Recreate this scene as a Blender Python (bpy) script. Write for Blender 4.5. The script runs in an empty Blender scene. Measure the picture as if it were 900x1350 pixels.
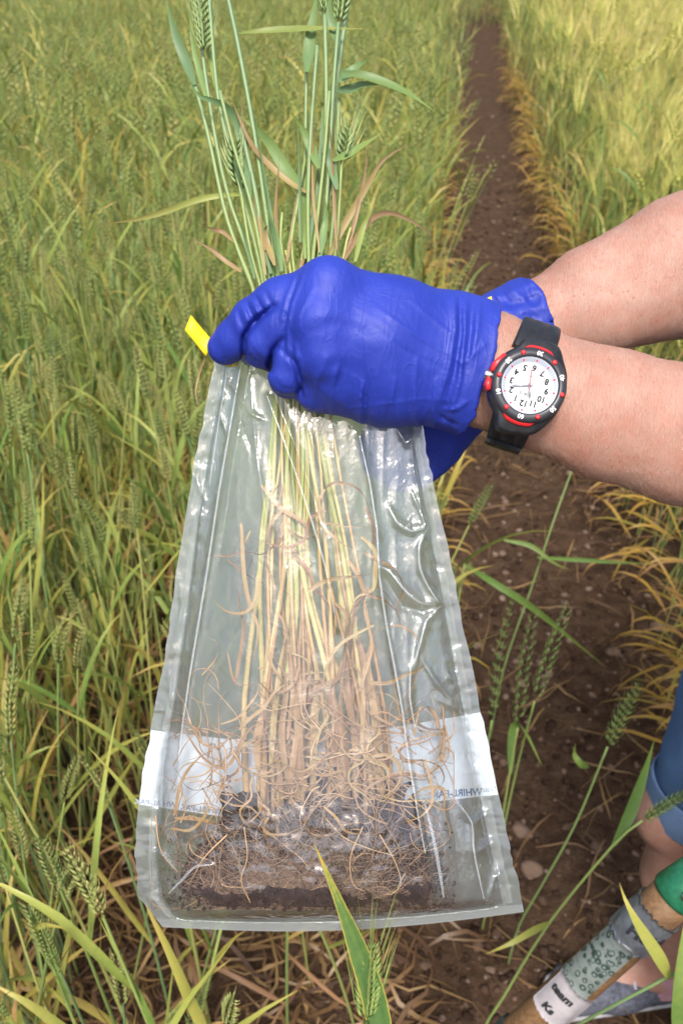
import bpy, bmesh, math, random
import numpy as np
from mathutils import Vector, Matrix

SC = bpy.context.scene
COL = SC.collection
rnd = random.Random(11)
nrs = np.random.RandomState(5)

# ------------------------------------------------------------------ camera
CAM_H = 1.55
FPX = 1123.0                      # focal length in pixels of the 900 x 1350 photograph
PITCH = math.radians(36.3)
YAW = math.radians(6.4)           # turned left of the path direction (+Y)
CX = 0.0
C = np.array([CX, 0.0, CAM_H])
FH = np.array([-math.sin(YAW), math.cos(YAW), 0.0])
RT = np.array([math.cos(YAW), math.sin(YAW), 0.0])
FW = FH * math.cos(PITCH) - np.array([0, 0, 1.0]) * math.sin(PITCH)
UP = np.cross(RT, FW)
cam_d = bpy.data.cameras.new('camera')
cam = bpy.data.objects.new('camera', cam_d)
COL.objects.link(cam)
cam.matrix_world = Matrix([[RT[i], UP[i], -FW[i], C[i]] for i in range(3)] + [[0, 0, 0, 1]])
cam_d.sensor_fit = 'VERTICAL'
cam_d.sensor_height = 24.0
cam_d.lens = FPX / 1350.0 * 24.0
cam_d.clip_start = 0.02
cam_d.clip_end = 2000
cam_d.dof.use_dof = True
cam_d.dof.focus_distance = 0.445
cam_d.dof.aperture_fstop = 10.0
SC.camera = cam

# ------------------------------------------------------------------ light
SUN_EL, SUN_AZ = 58.0, 178.0      # azimuth clockwise from +Y
w = bpy.data.worlds.new('World')
SC.world = w
w.use_nodes = True
nt = w.node_tree
for n in list(nt.nodes):
    nt.nodes.remove(n)
wo = nt.nodes.new('ShaderNodeOutputWorld')
bg = nt.nodes.new('ShaderNodeBackground')
sk = nt.nodes.new('ShaderNodeTexSky')
sk.sky_type = 'NISHITA'
sk.sun_disc = False
sk.sun_elevation = math.radians(SUN_EL)
sk.sun_rotation = math.radians(SUN_AZ)
sk.air_density = 1.0
sk.dust_density = 5.0
sk.ozone_density = 1.0
bg.inputs['Strength'].default_value = 0.085
nt.links.new(sk.outputs[0], bg.inputs[0])
nt.links.new(bg.outputs[0], wo.inputs[0])
sd = bpy.data.lights.new('sun', 'SUN')
sd.energy = 1.5
sd.angle = math.radians(12)
sd.color = (1.0, 0.97, 0.93)
so = bpy.data.objects.new('sun', sd)
COL.objects.link(so)
az, el = math.radians(SUN_AZ), math.radians(SUN_EL)
sv = Vector((math.sin(az) * math.cos(el), math.cos(az) * math.cos(el), math.sin(el)))
so.rotation_euler = sv.to_track_quat('Z', 'Y').to_euler()
so.location = (0, -2, 5)
SC.view_settings.view_transform = 'Standard'
SC.view_settings.look = 'None'
SC.view_settings.gamma = 1.0
SC.view_settings.use_curve_mapping = False
SC.view_settings.exposure = 1.42
SC.render.engine = 'CYCLES'
SC.cycles.max_bounces = 8
SC.cycles.transparent_max_bounces = 24
SC.cycles.transmission_bounces = 6
SC.cycles.diffuse_bounces = 3
SC.cycles.glossy_bounces = 3
SC.cycles.caustics_reflective = False
SC.cycles.caustics_refractive = False


def P(px, py, d):
    """Point seen at photograph pixel (px, py) at distance d along the view axis."""
    return C + d * (FW + RT * ((px - 450) / FPX) + UP * ((675 - py) / FPX))


def W(right, fwd, z):
    return np.array([CX, 0, 0]) + RT * right + FH * fwd + np.array([0, 0, z])


def G(px, py, z=0.0):
    v = FW + RT * ((px - 450) / FPX) + UP * ((675 - py) / FPX)
    return C + v * ((z - CAM_H) / v[2])


def proj(p):
    q = np.asarray(p) - C
    z = q @ FW
    return 450 + FPX * (q @ RT) / z, 675 - FPX * (q @ UP) / z, z


# ------------------------------------------------------------------ scene graph helpers
def tag(o, label=None, cat=None, group=None, kind=None):
    if label: o['label'] = label
    if cat: o['category'] = cat
    if group: o['group'] = group
    if kind: o['kind'] = kind
    return o


def empty(name, loc):
    o = bpy.data.objects.new(name, None)
    o.empty_display_size = 0.05
    o.location = Vector(loc)
    COL.objects.link(o)
    return o


def link(name, me, parent=None, mats=None):
    o = bpy.data.objects.new(name, me)
    COL.objects.link(o)
    if parent is not None:
        o.parent = parent
        # the parent's location is subtracted so that world-space meshes stay put
        r, off = parent, Vector((0, 0, 0))
        while r is not None:
            off += r.location
            r = r.parent
        o.location = -off
    if mats:
        for m in (mats if isinstance(mats, (list, tuple)) else [mats]):
            me.materials.append(m)
    return o


def mk_mesh(name, V, T, uv=None, mi=None, smooth=True):
    """V (n,3), T list/array of tris or quads (m,k)."""
    V = np.asarray(V, dtype=np.float32)
    T = np.asarray(T, dtype=np.int32)
    me = bpy.data.meshes.new(name)
    k = T.shape[1]
    me.vertices.add(len(V))
    me.vertices.foreach_set('co', V.ravel())
    me.loops.add(T.size)
    me.loops.foreach_set('vertex_index', T.ravel())
    me.polygons.add(len(T))
    me.polygons.foreach_set('loop_start', np.arange(0, T.size, k, dtype=np.int32))
    me.polygons.foreach_set('loop_total', np.full(len(T), k, dtype=np.int32))
    if smooth:
        me.polygons.foreach_set('use_smooth', np.ones(len(T), dtype=bool))
    if mi is not None:
        me.polygons.foreach_set('material_index', np.asarray(mi, dtype=np.int32))
    if uv is not None:
        l = me.uv_layers.new(name='UVMap')
        l.data.foreach_set('uv', np.asarray(uv, dtype=np.float32)[T.ravel()].ravel())
    me.update(calc_edges=True)
    return me


class MB:
    """collects tubes, ribbons, boxes as triangles"""
    def __init__(s):
        s.V, s.T, s.U, s.M, s.n = [], [], [], [], 0

    def add(s, V, T, U=None, m=0):
        V = np.asarray(V, float)
        T = np.asarray(T, int)
        if T.shape[1] == 4:
            T = np.concatenate([T[:, [0, 1, 2]], T[:, [0, 2, 3]]])
        s.V.append(V)
        s.T.append(T + s.n)
        s.U.append(np.zeros((len(V), 2)) if U is None else np.asarray(U, float))
        s.M.append(np.full(len(T), m))
        s.n += len(V)
        return s

    def arrays(s):
        return np.concatenate(s.V), np.concatenate(s.T), np.concatenate(s.U), np.concatenate(s.M)

    def build(s, name, mats, parent=None, smooth=True):
        V, T, U, M = s.arrays()
        return link(name, mk_mesh(name, V, T, U, M, smooth), parent, mats)


def unit(v):
    return v / (np.linalg.norm(v, axis=-1, keepdims=True) + 1e-12)


def resample(pts, n):
    pts = np.asarray(pts, float)
    if len(pts) == 2:
        t = np.linspace(0, 1, n)[:, None]
        return pts[0] * (1 - t) + pts[1] * t
    # Catmull-Rom through the points, uniform arc length
    e = np.vstack([2 * pts[0] - pts[1], pts, 2 * pts[-1] - pts[-2]])
    out = []
    for i in range(1, len(e) - 2):
        p0, p1, p2, p3 = e[i - 1], e[i], e[i + 1], e[i + 2]
        for t in np.linspace(0, 1, 12, endpoint=False):
            out.append(0.5 * (2 * p1 + (p2 - p0) * t + (2 * p0 - 5 * p1 + 4 * p2 - p3) * t * t + (3 * p1 - p0 - 3 * p2 + p3) * t ** 3))
    out.append(pts[-1])
    out = np.array(out)
    L = np.concatenate([[0], np.cumsum(np.linalg.norm(np.diff(out, axis=0), axis=1))])
    s = np.linspace(0, L[-1], n)
    return np.stack([np.interp(s, L, out[:, k]) for k in range(out.shape[1])], 1)


def frames(pts):
    t = unit(np.gradient(pts, axis=0))
    n = np.zeros_like(t)
    a = np.array([0, 0, 1.0]) if abs(t[0][2]) < 0.9 else np.array([1.0, 0, 0])
    v = unit(np.cross(t[0], a))
    for i in range(len(t)):
        v = unit(v - t[i] * np.dot(v, t[i]))
        n[i] = v
    return t, n, np.cross(t, n)


def tube(mb, pts, r, sides=6, age=0.0, m=0, caps=True, u0=0.0, u1=1.0):
    pts = np.asarray(pts, float)
    k = len(pts)
    r = np.full(k, r) if np.isscalar(r) else np.interp(np.linspace(0, 1, k), np.linspace(0, 1, len(r)), r)
    t, n, b = frames(pts)
    a = np.linspace(0, 2 * np.pi, sides, endpoint=False)
    V = pts[:, None, :] + r[:, None, None] * (np.cos(a)[None, :, None] * n[:, None, :] + np.sin(a)[None, :, None] * b[:, None, :])
    V = V.reshape(-1, 3)
    T = []
    for i in range(k - 1):
        for j in range(sides):
            j2 = (j + 1) % sides
            T.append((i * sides + j, i * sides + j2, (i + 1) * sides + j2, (i + 1) * sides + j))
    U = np.stack([np.repeat(np.linspace(u0, u1, k), sides), np.full(k * sides, age)], 1)
    T = np.array(T)
    T = np.concatenate([T[:, [0, 1, 2]], T[:, [0, 2, 3]]])
    if caps:
        c = len(V)
        V = np.vstack([V, pts[0], pts[-1]])
        U = np.vstack([U, [u0, age], [u1, age]])
        ex = []
        for j in range(sides):
            j2 = (j + 1) % sides
            ex.append((c, j2, j))
            ex.append((c + 1, (k - 1) * sides + j, (k - 1) * sides + j2))
        T = np.vstack([T, ex])
    mb.add(V, T, U, m)


LEAF_W = np.array([0.45, 0.85, 1.0, 0.97, 0.85, 0.62, 0.34, 0.04])


def ribbon(mb, pts, width, side=None, age=0.0, m=0, prof=LEAF_W, fold=0.25, twist=0.0, rows=2):
    """leaf blade: pts (k,3), a gentle V across the midrib; side = widthways direction hint"""
    pts = np.asarray(pts, float)
    k = len(pts)
    t, n, b = frames(pts)
    if side is not None:
        s = np.asarray(side, float)
        n = unit(s[None] - t * (t @ s)[:, None])
        b = np.cross(t, n)
    if twist:
        a = np.linspace(0, twist, k)[:, None]
        n, b = n * np.cos(a) + b * np.sin(a), b * np.cos(a) - n * np.sin(a)
    wd = width * np.interp(np.linspace(0, 1, k), np.linspace(0, 1, len(prof)), prof) * 0.5
    if rows == 2:
        lft = pts + n * wd[:, None] + b * (wd * fold)[:, None]
        rgt = pts - n * wd[:, None] + b * (wd * fold)[:, None]
        V = np.stack([lft, pts, rgt], 1).reshape(-1, 3)
        q = []
        for i in range(k - 1):
            for j in range(2):
                q.append((i * 3 + j, i * 3 + j + 1, i * 3 + j + 4, i * 3 + j + 3))
        U = np.stack([np.repeat(np.linspace(0, 1, k), 3), np.full(3 * k, age)], 1)
    else:
        V = np.stack([pts + n * wd[:, None], pts - n * wd[:, None]], 1).reshape(-1, 3)
        q = [(i * 2, i * 2 + 1, i * 2 + 3, i * 2 + 2) for i in range(k - 1)]
        U = np.stack([np.repeat(np.linspace(0, 1, k), 2), np.full(2 * k, age)], 1)
    mb.add(V, q, U, m)


OCT = np.array([[1, 0, 0], [0, 1, 0], [-1, 0, 0], [0, -1, 0], [0, 0, 1], [0, 0, -0.55]], float)
OCF = np.array([[0, 1, 4], [1, 2, 4], [2, 3, 4], [3, 0, 4], [1, 0, 5], [2, 1, 5], [3, 2, 5], [0, 3, 5]])


def ear(mb, pts, size=1.0, n=18, awn=0.008, age=0.0, m=0, florets=3, awn_w=0.0006, jit=0.25, r=rnd):
    """cereal ear along pts (base to tip): spikelets in two rows, each a fan of florets with awns"""
    pts = resample(pts, n + 2)
    t, nn, bb = frames(pts)
    a0 = r.uniform(0, 6.28)
    for i in range(n):
        s = 1 if i % 2 else -1
        f = i / (n - 1)
        sc = size * (0.75 + 0.5 * math.sin(math.pi * min(1, f * 0.85 + 0.18)))
        d0 = nn[i + 1] * math.cos(a0) + bb[i + 1] * math.sin(a0)
        c0 = np.cross(t[i + 1], d0)
        for k in range(florets):
            q = (k - (florets - 1) / 2)
            d = unit(t[i + 1] * 1.0 + d0 * s * r.uniform(0.35, 0.5) + c0 * q * 0.42 + np.array([r.uniform(-1, 1) for _ in range(3)]) * jit * 0.3)
            x = unit(np.cross(d, c0)); y = np.cross(d, x)
            cpos = pts[i + 1] + d0 * s * 0.0028 * sc + c0 * q * 0.0026 * sc + d * 0.003 * sc
            wv = 0.0017 if florets > 1 else 0.0028
            L = (0.0078 if florets > 1 else 0.0066) * sc
            V = cpos + OCT[:, :1] * x * wv * sc + OCT[:, 1:2] * y * wv * 0.85 * sc + OCT[:, 2:] * d * L
            mb.add(V, OCF, np.stack([np.full(6, f), np.full(6, age)], 1), m)
            if awn > 0 and (florets == 1 or k != 1 or awn < 0.02):
                al = awn * r.uniform(0.6, 1.2)
                tip = cpos + d * L
                d2 = unit(d + t[i + 1] * 1.2)
                V = np.array([tip - x * awn_w, tip + x * awn_w, tip + d2 * al])
                mb.add(V, [(0, 1, 2)], np.stack([np.full(3, 0.9), np.full(3, age + 0.2)], 1), m)


# ------------------------------------------------------------------ numpy noise
def _hash(i, j, k, seed):
    h = (i * 374761393 + j * 668265263 + k * 2147483647 + seed * 144269504) & 0xFFFFFFFF
    h = ((h ^ (h >> 13)) * 1274126177) & 0xFFFFFFFF
    return ((h ^ (h >> 16)) & 0xFFFF) / 65535.0


def vnoise(p, seed=0):
    p = np.asarray(p, float)
    if p.shape[-1] == 2:
        p = np.concatenate([p, np.zeros(p.shape[:-1] + (1,))], -1)
    i = np.floor(p).astype(np.int64)
    f = p - i
    f = f * f * (3 - 2 * f)
    r = 0
    for dx in (0, 1):
        for dy in (0, 1):
            for dz in (0, 1):
                wgt = (f[..., 0] if dx else 1 - f[..., 0]) * (f[..., 1] if dy else 1 - f[..., 1]) * (f[..., 2] if dz else 1 - f[..., 2])
                r = r + wgt * _hash(i[..., 0] + dx, i[..., 1] + dy, i[..., 2] + dz, seed)
    return r * 2 - 1


def fbm(p, seed=0, o=4):
    p = np.asarray(p, float)
    r, a = 0, 0.5
    for k in range(o):
        r = r + a * vnoise(p * 2 ** k, seed + k)
        a *= 0.5
    return r


def seg_dist2(X, Y, pts):
    """distance in the plane from arrays X, Y to a polyline; also parameter along it"""
    best = np.full(X.shape, 1e9)
    bt = np.zeros(X.shape)
    n = len(pts) - 1
    for i in range(n):
        a, b = np.array(pts[i][:2], float), np.array(pts[i + 1][:2], float)
        ab = b - a
        t = np.clip(((X - a[0]) * ab[0] + (Y - a[1]) * ab[1]) / (ab @ ab + 1e-9), 0, 1)
        d = np.hypot(X - a[0] - t * ab[0], Y - a[1] - t * ab[1])
        m = d < best
        best = np.where(m, d, best)
        bt = np.where(m, (i + t) / n, bt)
    return best, bt


# ------------------------------------------------------------------ signed distance grids
class Grid:
    def __init__(s, lo, hi, h):
        s.lo, s.h = np.array(lo, float), h
        s.n = np.ceil((np.array(hi) - s.lo) / h).astype(int) + 1
        s.d = np.full(tuple(s.n), 0.05, np.float32)

    def box(s, lo, hi):
        a = np.clip(np.floor((np.array(lo) - s.lo) / s.h).astype(int), 0, s.n)
        b = np.clip(np.ceil((np.array(hi) - s.lo) / s.h).astype(int) + 1, 0, s.n)
        sl = tuple(slice(i, j) for i, j in zip(a, b))
        ax = [s.lo[k] + s.h * np.arange(a[k], b[k]) for k in range(3)]
        return sl, np.stack(np.meshgrid(*ax, indexing='ij'), -1) if all(b > a) else None

    def union(s, sl, e, k):
        d = s.d[sl]
        hh = np.clip(0.5 + 0.5 * (d - e) / k, 0, 1)
        s.d[sl] = d + (e - d) * hh - k * hh * (1 - hh)

    def cone(s, a, b, ra, rb, k=0.004):
        a, b = np.array(a, float), np.array(b, float)
        m = max(ra, rb) + 0.05
        sl, p = s.box(np.minimum(a, b) - m, np.maximum(a, b) + m)
        if p is None: return
        ab = b - a
        t = np.clip(((p - a) @ ab) / (ab @ ab + 1e-12), 0, 1)
        e = np.linalg.norm(p - a - t[..., None] * ab, axis=-1) - (ra + (rb - ra) * t)
        s.union(sl, e, k)

    def chain(s, pts, rs, k=0.004):
        for i in range(len(pts) - 1):
            s.cone(pts[i], pts[i + 1], rs[i], rs[i + 1], k)

    def ell(s, a, b, wdir, ra, rb, k=0.01, sub=False, grow=0.0):
        """elliptical limb: ra, rb = (radius along wdir, radius across)"""
        a, b, wdir = np.array(a, float), np.array(b, float), np.array(wdir, float)
        m = max(max(ra), max(rb)) + 0.05
        sl, p = s.box(np.minimum(a, b) - m, np.maximum(a, b) + m)
        if p is None: return
        ab = b - a
        L = np.linalg.norm(ab)
        ax = ab / L
        wd = unit(wdir - ax * (wdir @ ax))
        nd = np.cross(ax, wd)
        q = p - a
        s0 = q @ ax
        t = np.clip(s0 / L, 0, 1)
        o = s0 - t * L
        rw = ra[0] + (rb[0] - ra[0]) * t + grow
        rn = ra[1] + (rb[1] - ra[1]) * t + grow
        x, y = q @ wd, q @ nd
        mn = np.minimum(rw, rn)
        rr = np.sqrt((x / rw) ** 2 + (y / rn) ** 2 + (o / mn) ** 2)
        g = np.sqrt((x / rw ** 2) ** 2 + (y / rn ** 2) ** 2 + (o / mn ** 2) ** 2) + 1e-9
        e = np.clip((rr - 1) * rr / g, -mn, 0.1)
        if sub:
            s.d[sl] = np.maximum(s.d[sl], -e)
        else:
            s.union(sl, e, k)

    def ball(s, c, r, k=0.01):
        c = np.array(c, float)
        r = np.array(r if hasattr(r, '__len__') else (r, r, r), float)
        sl, p = s.box(c - r - 0.05, c + r + 0.05)
        if p is None: return
        q = (p - c)
        rr = np.linalg.norm(q / r, axis=-1)
        g = np.linalg.norm(q / r ** 2, axis=-1) + 1e-9
        s.union(sl, np.clip((rr - 1) * rr / g, -r.min(), 0.1), k)

    def pts(s):
        ax = [s.lo[k] + s.h * np.arange(s.n[k]) for k in range(3)]
        return np.stack(np.meshgrid(*ax, indexing='ij'), -1)

    def near(s, wdt):
        ix = np.nonzero(np.abs(s.d) < wdt)
        return ix, np.stack([s.lo[k] + s.h * ix[k] for k in range(3)], -1)

    def mesh(s, name):
        d = s.d
        neg = d < 0
        cnt = np.zeros(tuple(s.n - 1), np.int8)
        for x in (0, 1):
            for y in (0, 1):
                for z in (0, 1):
                    cnt += neg[x:x + s.n[0] - 1, y:y + s.n[1] - 1, z:z + s.n[2] - 1]
        act = np.argwhere((cnt > 0) & (cnt < 8))
        idx = np.full(tuple(s.n - 1), -1, np.int32)
        idx[tuple(act.T)] = np.arange(len(act))
        cs = [(x, y, z) for x in (0, 1) for y in (0, 1) for z in (0, 1)]
        dv = {c: d[act[:, 0] + c[0], act[:, 1] + c[1], act[:, 2] + c[2]] for c in cs}
        acc = np.zeros((len(act), 3)); num = np.zeros(len(act))
        for c in cs:
            for k in range(3):
                if c[k] == 0:
                    c2 = list(c); c2[k] = 1; c2 = tuple(c2)
                    a, b = dv[c], dv[c2]
                    cr = (a < 0) != (b < 0)
                    t = np.where(cr, a / np.where(cr, a - b, 1), 0)
                    pt = np.tile(np.array(c, float), (len(act), 1)); pt[:, k] = t
                    acc[cr] += pt[cr]; num[cr] += 1
        V = s.lo + s.h * (act + acc / num[:, None])
        F = []
        for k in range(3):
            sl0 = [slice(1, -1)] * 3; sl1 = [slice(1, -1)] * 3
            sl0[k] = slice(0, -1); sl1[k] = slice(1, None)
            a, b = neg[tuple(sl0)], neg[tuple(sl1)]
            e = np.argwhere(a != b)
            fl = a[tuple(e.T)]
            off = np.array([1, 1, 1]); off[k] = 0
            e = e + off
            i, j = (k + 1) % 3, (k + 2) % 3
            di = np.zeros(3, int); di[i] = 1
            dj = np.zeros(3, int); dj[j] = 1
            q = np.stack([idx[tuple((e - di - dj).T)], idx[tuple((e - dj).T)], idx[tuple(e.T)], idx[tuple((e - di).T)]], 1)
            q[~fl] = q[~fl][:, ::-1]
            F.append(q)
        return mk_mesh(name, V, np.concatenate(F))


# ------------------------------------------------------------------ materials
class NT:
    def __init__(s, name):
        s.m = bpy.data.materials.new(name)
        s.m.use_nodes = True
        s.t = s.m.node_tree
        for n in list(s.t.nodes): s.t.nodes.remove(n)
        s.out = s.t.nodes.new('ShaderNodeOutputMaterial')

    def n(s, typ, **kw):
        n = s.t.nodes.new('ShaderNode' + typ)
        for k, v in kw.items():
            if k.startswith('i_'):
                key = k[2:].replace('_', ' ')
                n.inputs[key].default_value = v
            else:
                setattr(n, k, v)
        return n

    def l(s, a, b):
        s.t.links.new(a, b)

    def math(s, op, a, b=None, c=None, clamp=False):
        n = s.n('Math', operation=op, use_clamp=clamp)
        for i, v in enumerate((a, b, c)):
            if v is None: continue
            if isinstance(v, (int, float)): n.inputs[i].default_value = v
            else: s.l(v, n.inputs[i])
        return n.outputs[0]

    def ramp(s, fac, stops, interp='LINEAR'):
        n = s.n('ValToRGB')
        cr = n.color_ramp
        cr.interpolation = interp
        while len(cr.elements) < len(stops): cr.elements.new(0.5)
        for e, (p, c) in zip(cr.elements, stops):
            e.position = p
            e.color = (c[0], c[1], c[2], 1) if hasattr(c, '__len__') else (c, c, c, 1)
        s.l(fac, n.inputs[0])
        return n.outputs[0]

    def noise(s, scale, vec=None, detail=4, rough=0.55, dist=0.0):
        n = s.n('TexNoise')
        n.inputs['Scale'].default_value = scale
        n.inputs['Detail'].default_value = detail
        n.inputs['Roughness'].default_value = rough
        n.inputs['Distortion'].default_value = dist
        if vec is not None: s.l(vec, n.inputs['Vector'])
        return n.outputs['Fac']

    def pos(s):
        return s.n('NewGeometry').outputs['Position']

    def mapping(s, vec, scale=(1, 1, 1), rot=(0, 0, 0)):
        n = s.n('Mapping')
        n.inputs['Scale'].default_value = scale
        n.inputs['Rotation'].default_value = rot
        s.l(vec, n.inputs['Vector'])
        return n.outputs[0]

    def mix(s, fac, a, b, blend='MIX'):
        n = s.n('Mix', data_type='RGBA', blend_type=blend)
        for i, v in ((0, fac), (6, a), (7, b)):
            if isinstance(v, (int, float)): n.inputs[i].default_value = v
            elif isinstance(v, tuple): n.inputs[i].default_value = (*v, 1)
            else: s.l(v, n.inputs[i])
        return n.outputs[2]

    def bump(s, h, strength=0.3, dist=0.001, nrm=None):
        n = s.n('Bump')
        n.inputs['Strength'].default_value = strength
        n.inputs['Distance'].default_value = dist
        s.l(h, n.inputs['Height'])
        if nrm is not None: s.l(nrm, n.inputs['Normal'])
        return n.outputs[0]

    def bsdf(s, col, rough=0.6, nrm=None, spec=0.5, **kw):
        b = s.n('BsdfPrincipled')
        if isinstance(col, tuple): b.inputs['Base Color'].default_value = (*col, 1)
        else: s.l(col, b.inputs['Base Color'])
        if isinstance(rough, (int, float)): b.inputs['Roughness'].default_value = rough
        else: s.l(rough, b.inputs['Roughness'])
        b.inputs['Specular IOR Level'].default_value = spec
        for k, v in kw.items():
            b.inputs[k.replace('_', ' ')].default_value = v
        if nrm is not None: s.l(nrm, b.inputs['Normal'])
        return b

    def done(s, sh):
        s.l(sh.outputs[0] if hasattr(sh, 'outputs') else sh, s.out.inputs[0])
        return s.m


def simple(name, col, rough=0.5, spec=0.5, metal=0.0, nscale=None, namt=0.15, bump=0.0, bscale=400):
    t = NT(name)
    c = col
    if nscale:
        f = t.noise(nscale, t.pos(), 5)
        c = t.ramp(f, [(0.3, tuple(x * (1 - namt) for x in col)), (0.7, tuple(min(1, x * (1 + namt)) for x in col))])
    nr = t.bump(t.noise(bscale, t.pos(), 3), 0.4, bump) if bump else None
    return t.done(t.bsdf(c, rough, nr, spec, Metallic=metal))


def plant_mat(name, stops, rvar=0.34, tip=0.25, trans=0.28, rough=0.45, spec=0.35, pat=6.0, patv=0.25, off=0.0):
    """colour runs from fresh to dead with the age stored on each leaf, its own random value and the tip"""
    t = NT(name)
    uv = t.n('UVMap').outputs[0]
    sp = t.n('SeparateXYZ'); t.l(uv, sp.inputs[0])
    u, age = sp.outputs[0], sp.outputs[1]
    geo = t.n('NewGeometry')
    ri = geo.outputs['Random Per Island']
    oi = t.n('ObjectInfo').outputs['Random']
    rv = t.math('FRACT', t.math('ADD', ri, oi))
    a = t.math('ADD', t.math('ADD', age, off), t.math('MULTIPLY', t.math('SUBTRACT', rv, 0.5), rvar))
    a = t.math('ADD', a, t.math('MULTIPLY', t.math('POWER', u, 3.0), tip))
    nz = t.noise(pat, geo.outputs['Position'], 3)
    a = t.math('ADD', a, t.math('MULTIPLY', t.math('SUBTRACT', nz, 0.5), patv))
    f2 = t.noise(160, geo.outputs['Position'], 3)
    a = t.math('ADD', a, t.math('MULTIPLY', t.math('SUBTRACT', f2, 0.5), 0.22), clamp=True)
    col = t.ramp(a, stops)
    # small value change leaf to leaf
    hv = t.math('FRACT', t.math('MULTIPLY', rv, 7.31))
    col = t.mix(1.0, col, t.ramp(hv, [(0, 0.78), (1, 1.0)]), 'MULTIPLY')
    b = t.bsdf(col, rough, None, spec)
    tr = t.n('BsdfTranslucent'); t.l(col, tr.inputs[0])
    mx = t.n('MixShader'); mx.inputs[0].default_value = trans
    t.l(b.outputs[0], mx.inputs[1]); t.l(tr.outputs[0], mx.inputs[2])
    return t.done(mx.outputs[0])


LEAF_STOPS = [(0.0, (0.075, 0.17, 0.05)), (0.25, (0.16, 0.27, 0.06)), (0.48, (0.33, 0.38, 0.085)),
              (0.68, (0.50, 0.43, 0.10)), (0.85, (0.55, 0.35, 0.13)), (1.0, (0.36, 0.20, 0.10))]
STEM_STOPS = [(0.0, (0.19, 0.31, 0.14)), (0.3, (0.31, 0.42, 0.12)), (0.6, (0.52, 0.52, 0.17)),
              (0.85, (0.56, 0.43, 0.19)), (1.0, (0.40, 0.26, 0.13))]
EAR_STOPS = [(0.0, (0.17, 0.24, 0.07)), (0.35, (0.29, 0.33, 0.10)), (0.65, (0.46, 0.42, 0.16)), (1.0, (0.50, 0.37, 0.17))]
BAR_STOPS = [(0.0, (0.36, 0.46, 0.08)), (0.4, (0.62, 0.62, 0.15)), (0.75, (0.80, 0.70, 0.25)), (1.0, (0.72, 0.56, 0.25))]
M_LEAF = plant_mat('leaf_green_to_straw', LEAF_STOPS, off=.06)
M_STEM = plant_mat('stem_green_to_straw', STEM_STOPS, tip=0.0, trans=0.1, patv=0.2, off=.10)
M_EAR = plant_mat('wheat_ear', EAR_STOPS, tip=0.1, trans=0.15, rvar=0.35, off=.06)
M_BEAR = plant_mat('barley_ear', BAR_STOPS, tip=0.1, trans=0.3, rvar=0.35, off=.06)
M_STRAW = plant_mat('dead_straw', [(0, (0.30, 0.19, 0.075)), (0.5, (0.20, 0.115, 0.05)), (1, (0.085, 0.045, 0.025))], rvar=0.8, trans=0.15)

# ================================================================== person in gloves
def px2m(r, d):
    return r * d / FPX


# ---- materials
def skin_mat(name, base, freck=0.5, axis=None):
    t = NT(name)
    p = t.pos()
    n1 = t.noise(28, p, 5)
    n2 = t.noise(110, p, 4)
    c = t.ramp(n1, [(0.3, tuple(np.array(base) * (0.80, 0.68, 0.64))), (0.72, tuple(np.minimum(1, np.array(base) * (1.06, 1.08, 1.10))))])
    red = t.math('MULTIPLY', t.ramp(n2, [(0.42, 0.0), (0.70, 1.0)]), 0.5)
    c = t.mix(red, c, (base[0] * 0.92, base[1] * 0.62, base[2] * 0.55))
    v = t.n('TexVoronoi'); v.inputs['Scale'].default_value = 330; v.inputs['Randomness'].default_value = 1
    t.l(p, v.inputs['Vector'])
    sep = t.n('SeparateXYZ'); t.l(v.outputs['Color'], sep.inputs[0])
    spot = t.math('MULTIPLY', t.ramp(v.outputs['Distance'], [(0.10, 1.0), (0.32, 0.0)]), t.math('GREATER_THAN', sep.outputs[0], 0.62))
    patch = t.ramp(t.noise(40, p, 2), [(0.36, 0.0), (0.56, 1.0)])
    spot = t.math('MULTIPLY', t.math('MULTIPLY', spot, patch), freck)
    c = t.mix(spot, c, (base[0] * 0.72, base[1] * 0.48, base[2] * 0.38))
    # fine creases running round the limb, and pores
    mp = t.mapping(p, (1, 1, 1))
    if axis is not None:
        mp = t.n('Mapping')
        q = Vector((1, 0, 0)).rotation_difference(Vector(axis)).inverted().to_euler()
        mp.inputs['Rotation'].default_value = q
        mp.inputs['Scale'].default_value = (1.6, 0.28, 0.28)
        t.l(p, mp.inputs['Vector']); mp = mp.outputs[0]
    cr = t.noise(1000, mp, 4, 0.6, 0.6)
    pore = t.noise(1300, p, 2)
    h = t.math('ADD', t.math('MULTIPLY', cr, 0.8), t.math('MULTIPLY', pore, 0.35))
    nr = t.bump(h, 0.8, 0.0009)
    c = t.mix(0.85, c, t.ramp(cr, [(0.3, (0.70, 0.72, 0.68)), (0.65, (1.0, 1.0, 1.0))]), 'MULTIPLY')
    b = t.bsdf(c, 0.48, nr, 0.42, Subsurface_Weight=0.12, Subsurface_Scale=0.004)
    b.inputs['Subsurface Radius'].default_value = (1.0, 0.35, 0.2)
    return t.done(b)


AX1 = unit(P(1150, 650, .46) - P(600, 470, .43))
AX2 = unit(P(1150, 255, .55) - P(700, 430, .52))
M_SKIN = skin_mat('skin_forearm', (0.47, 0.285, 0.222), .65, AX1)


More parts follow.
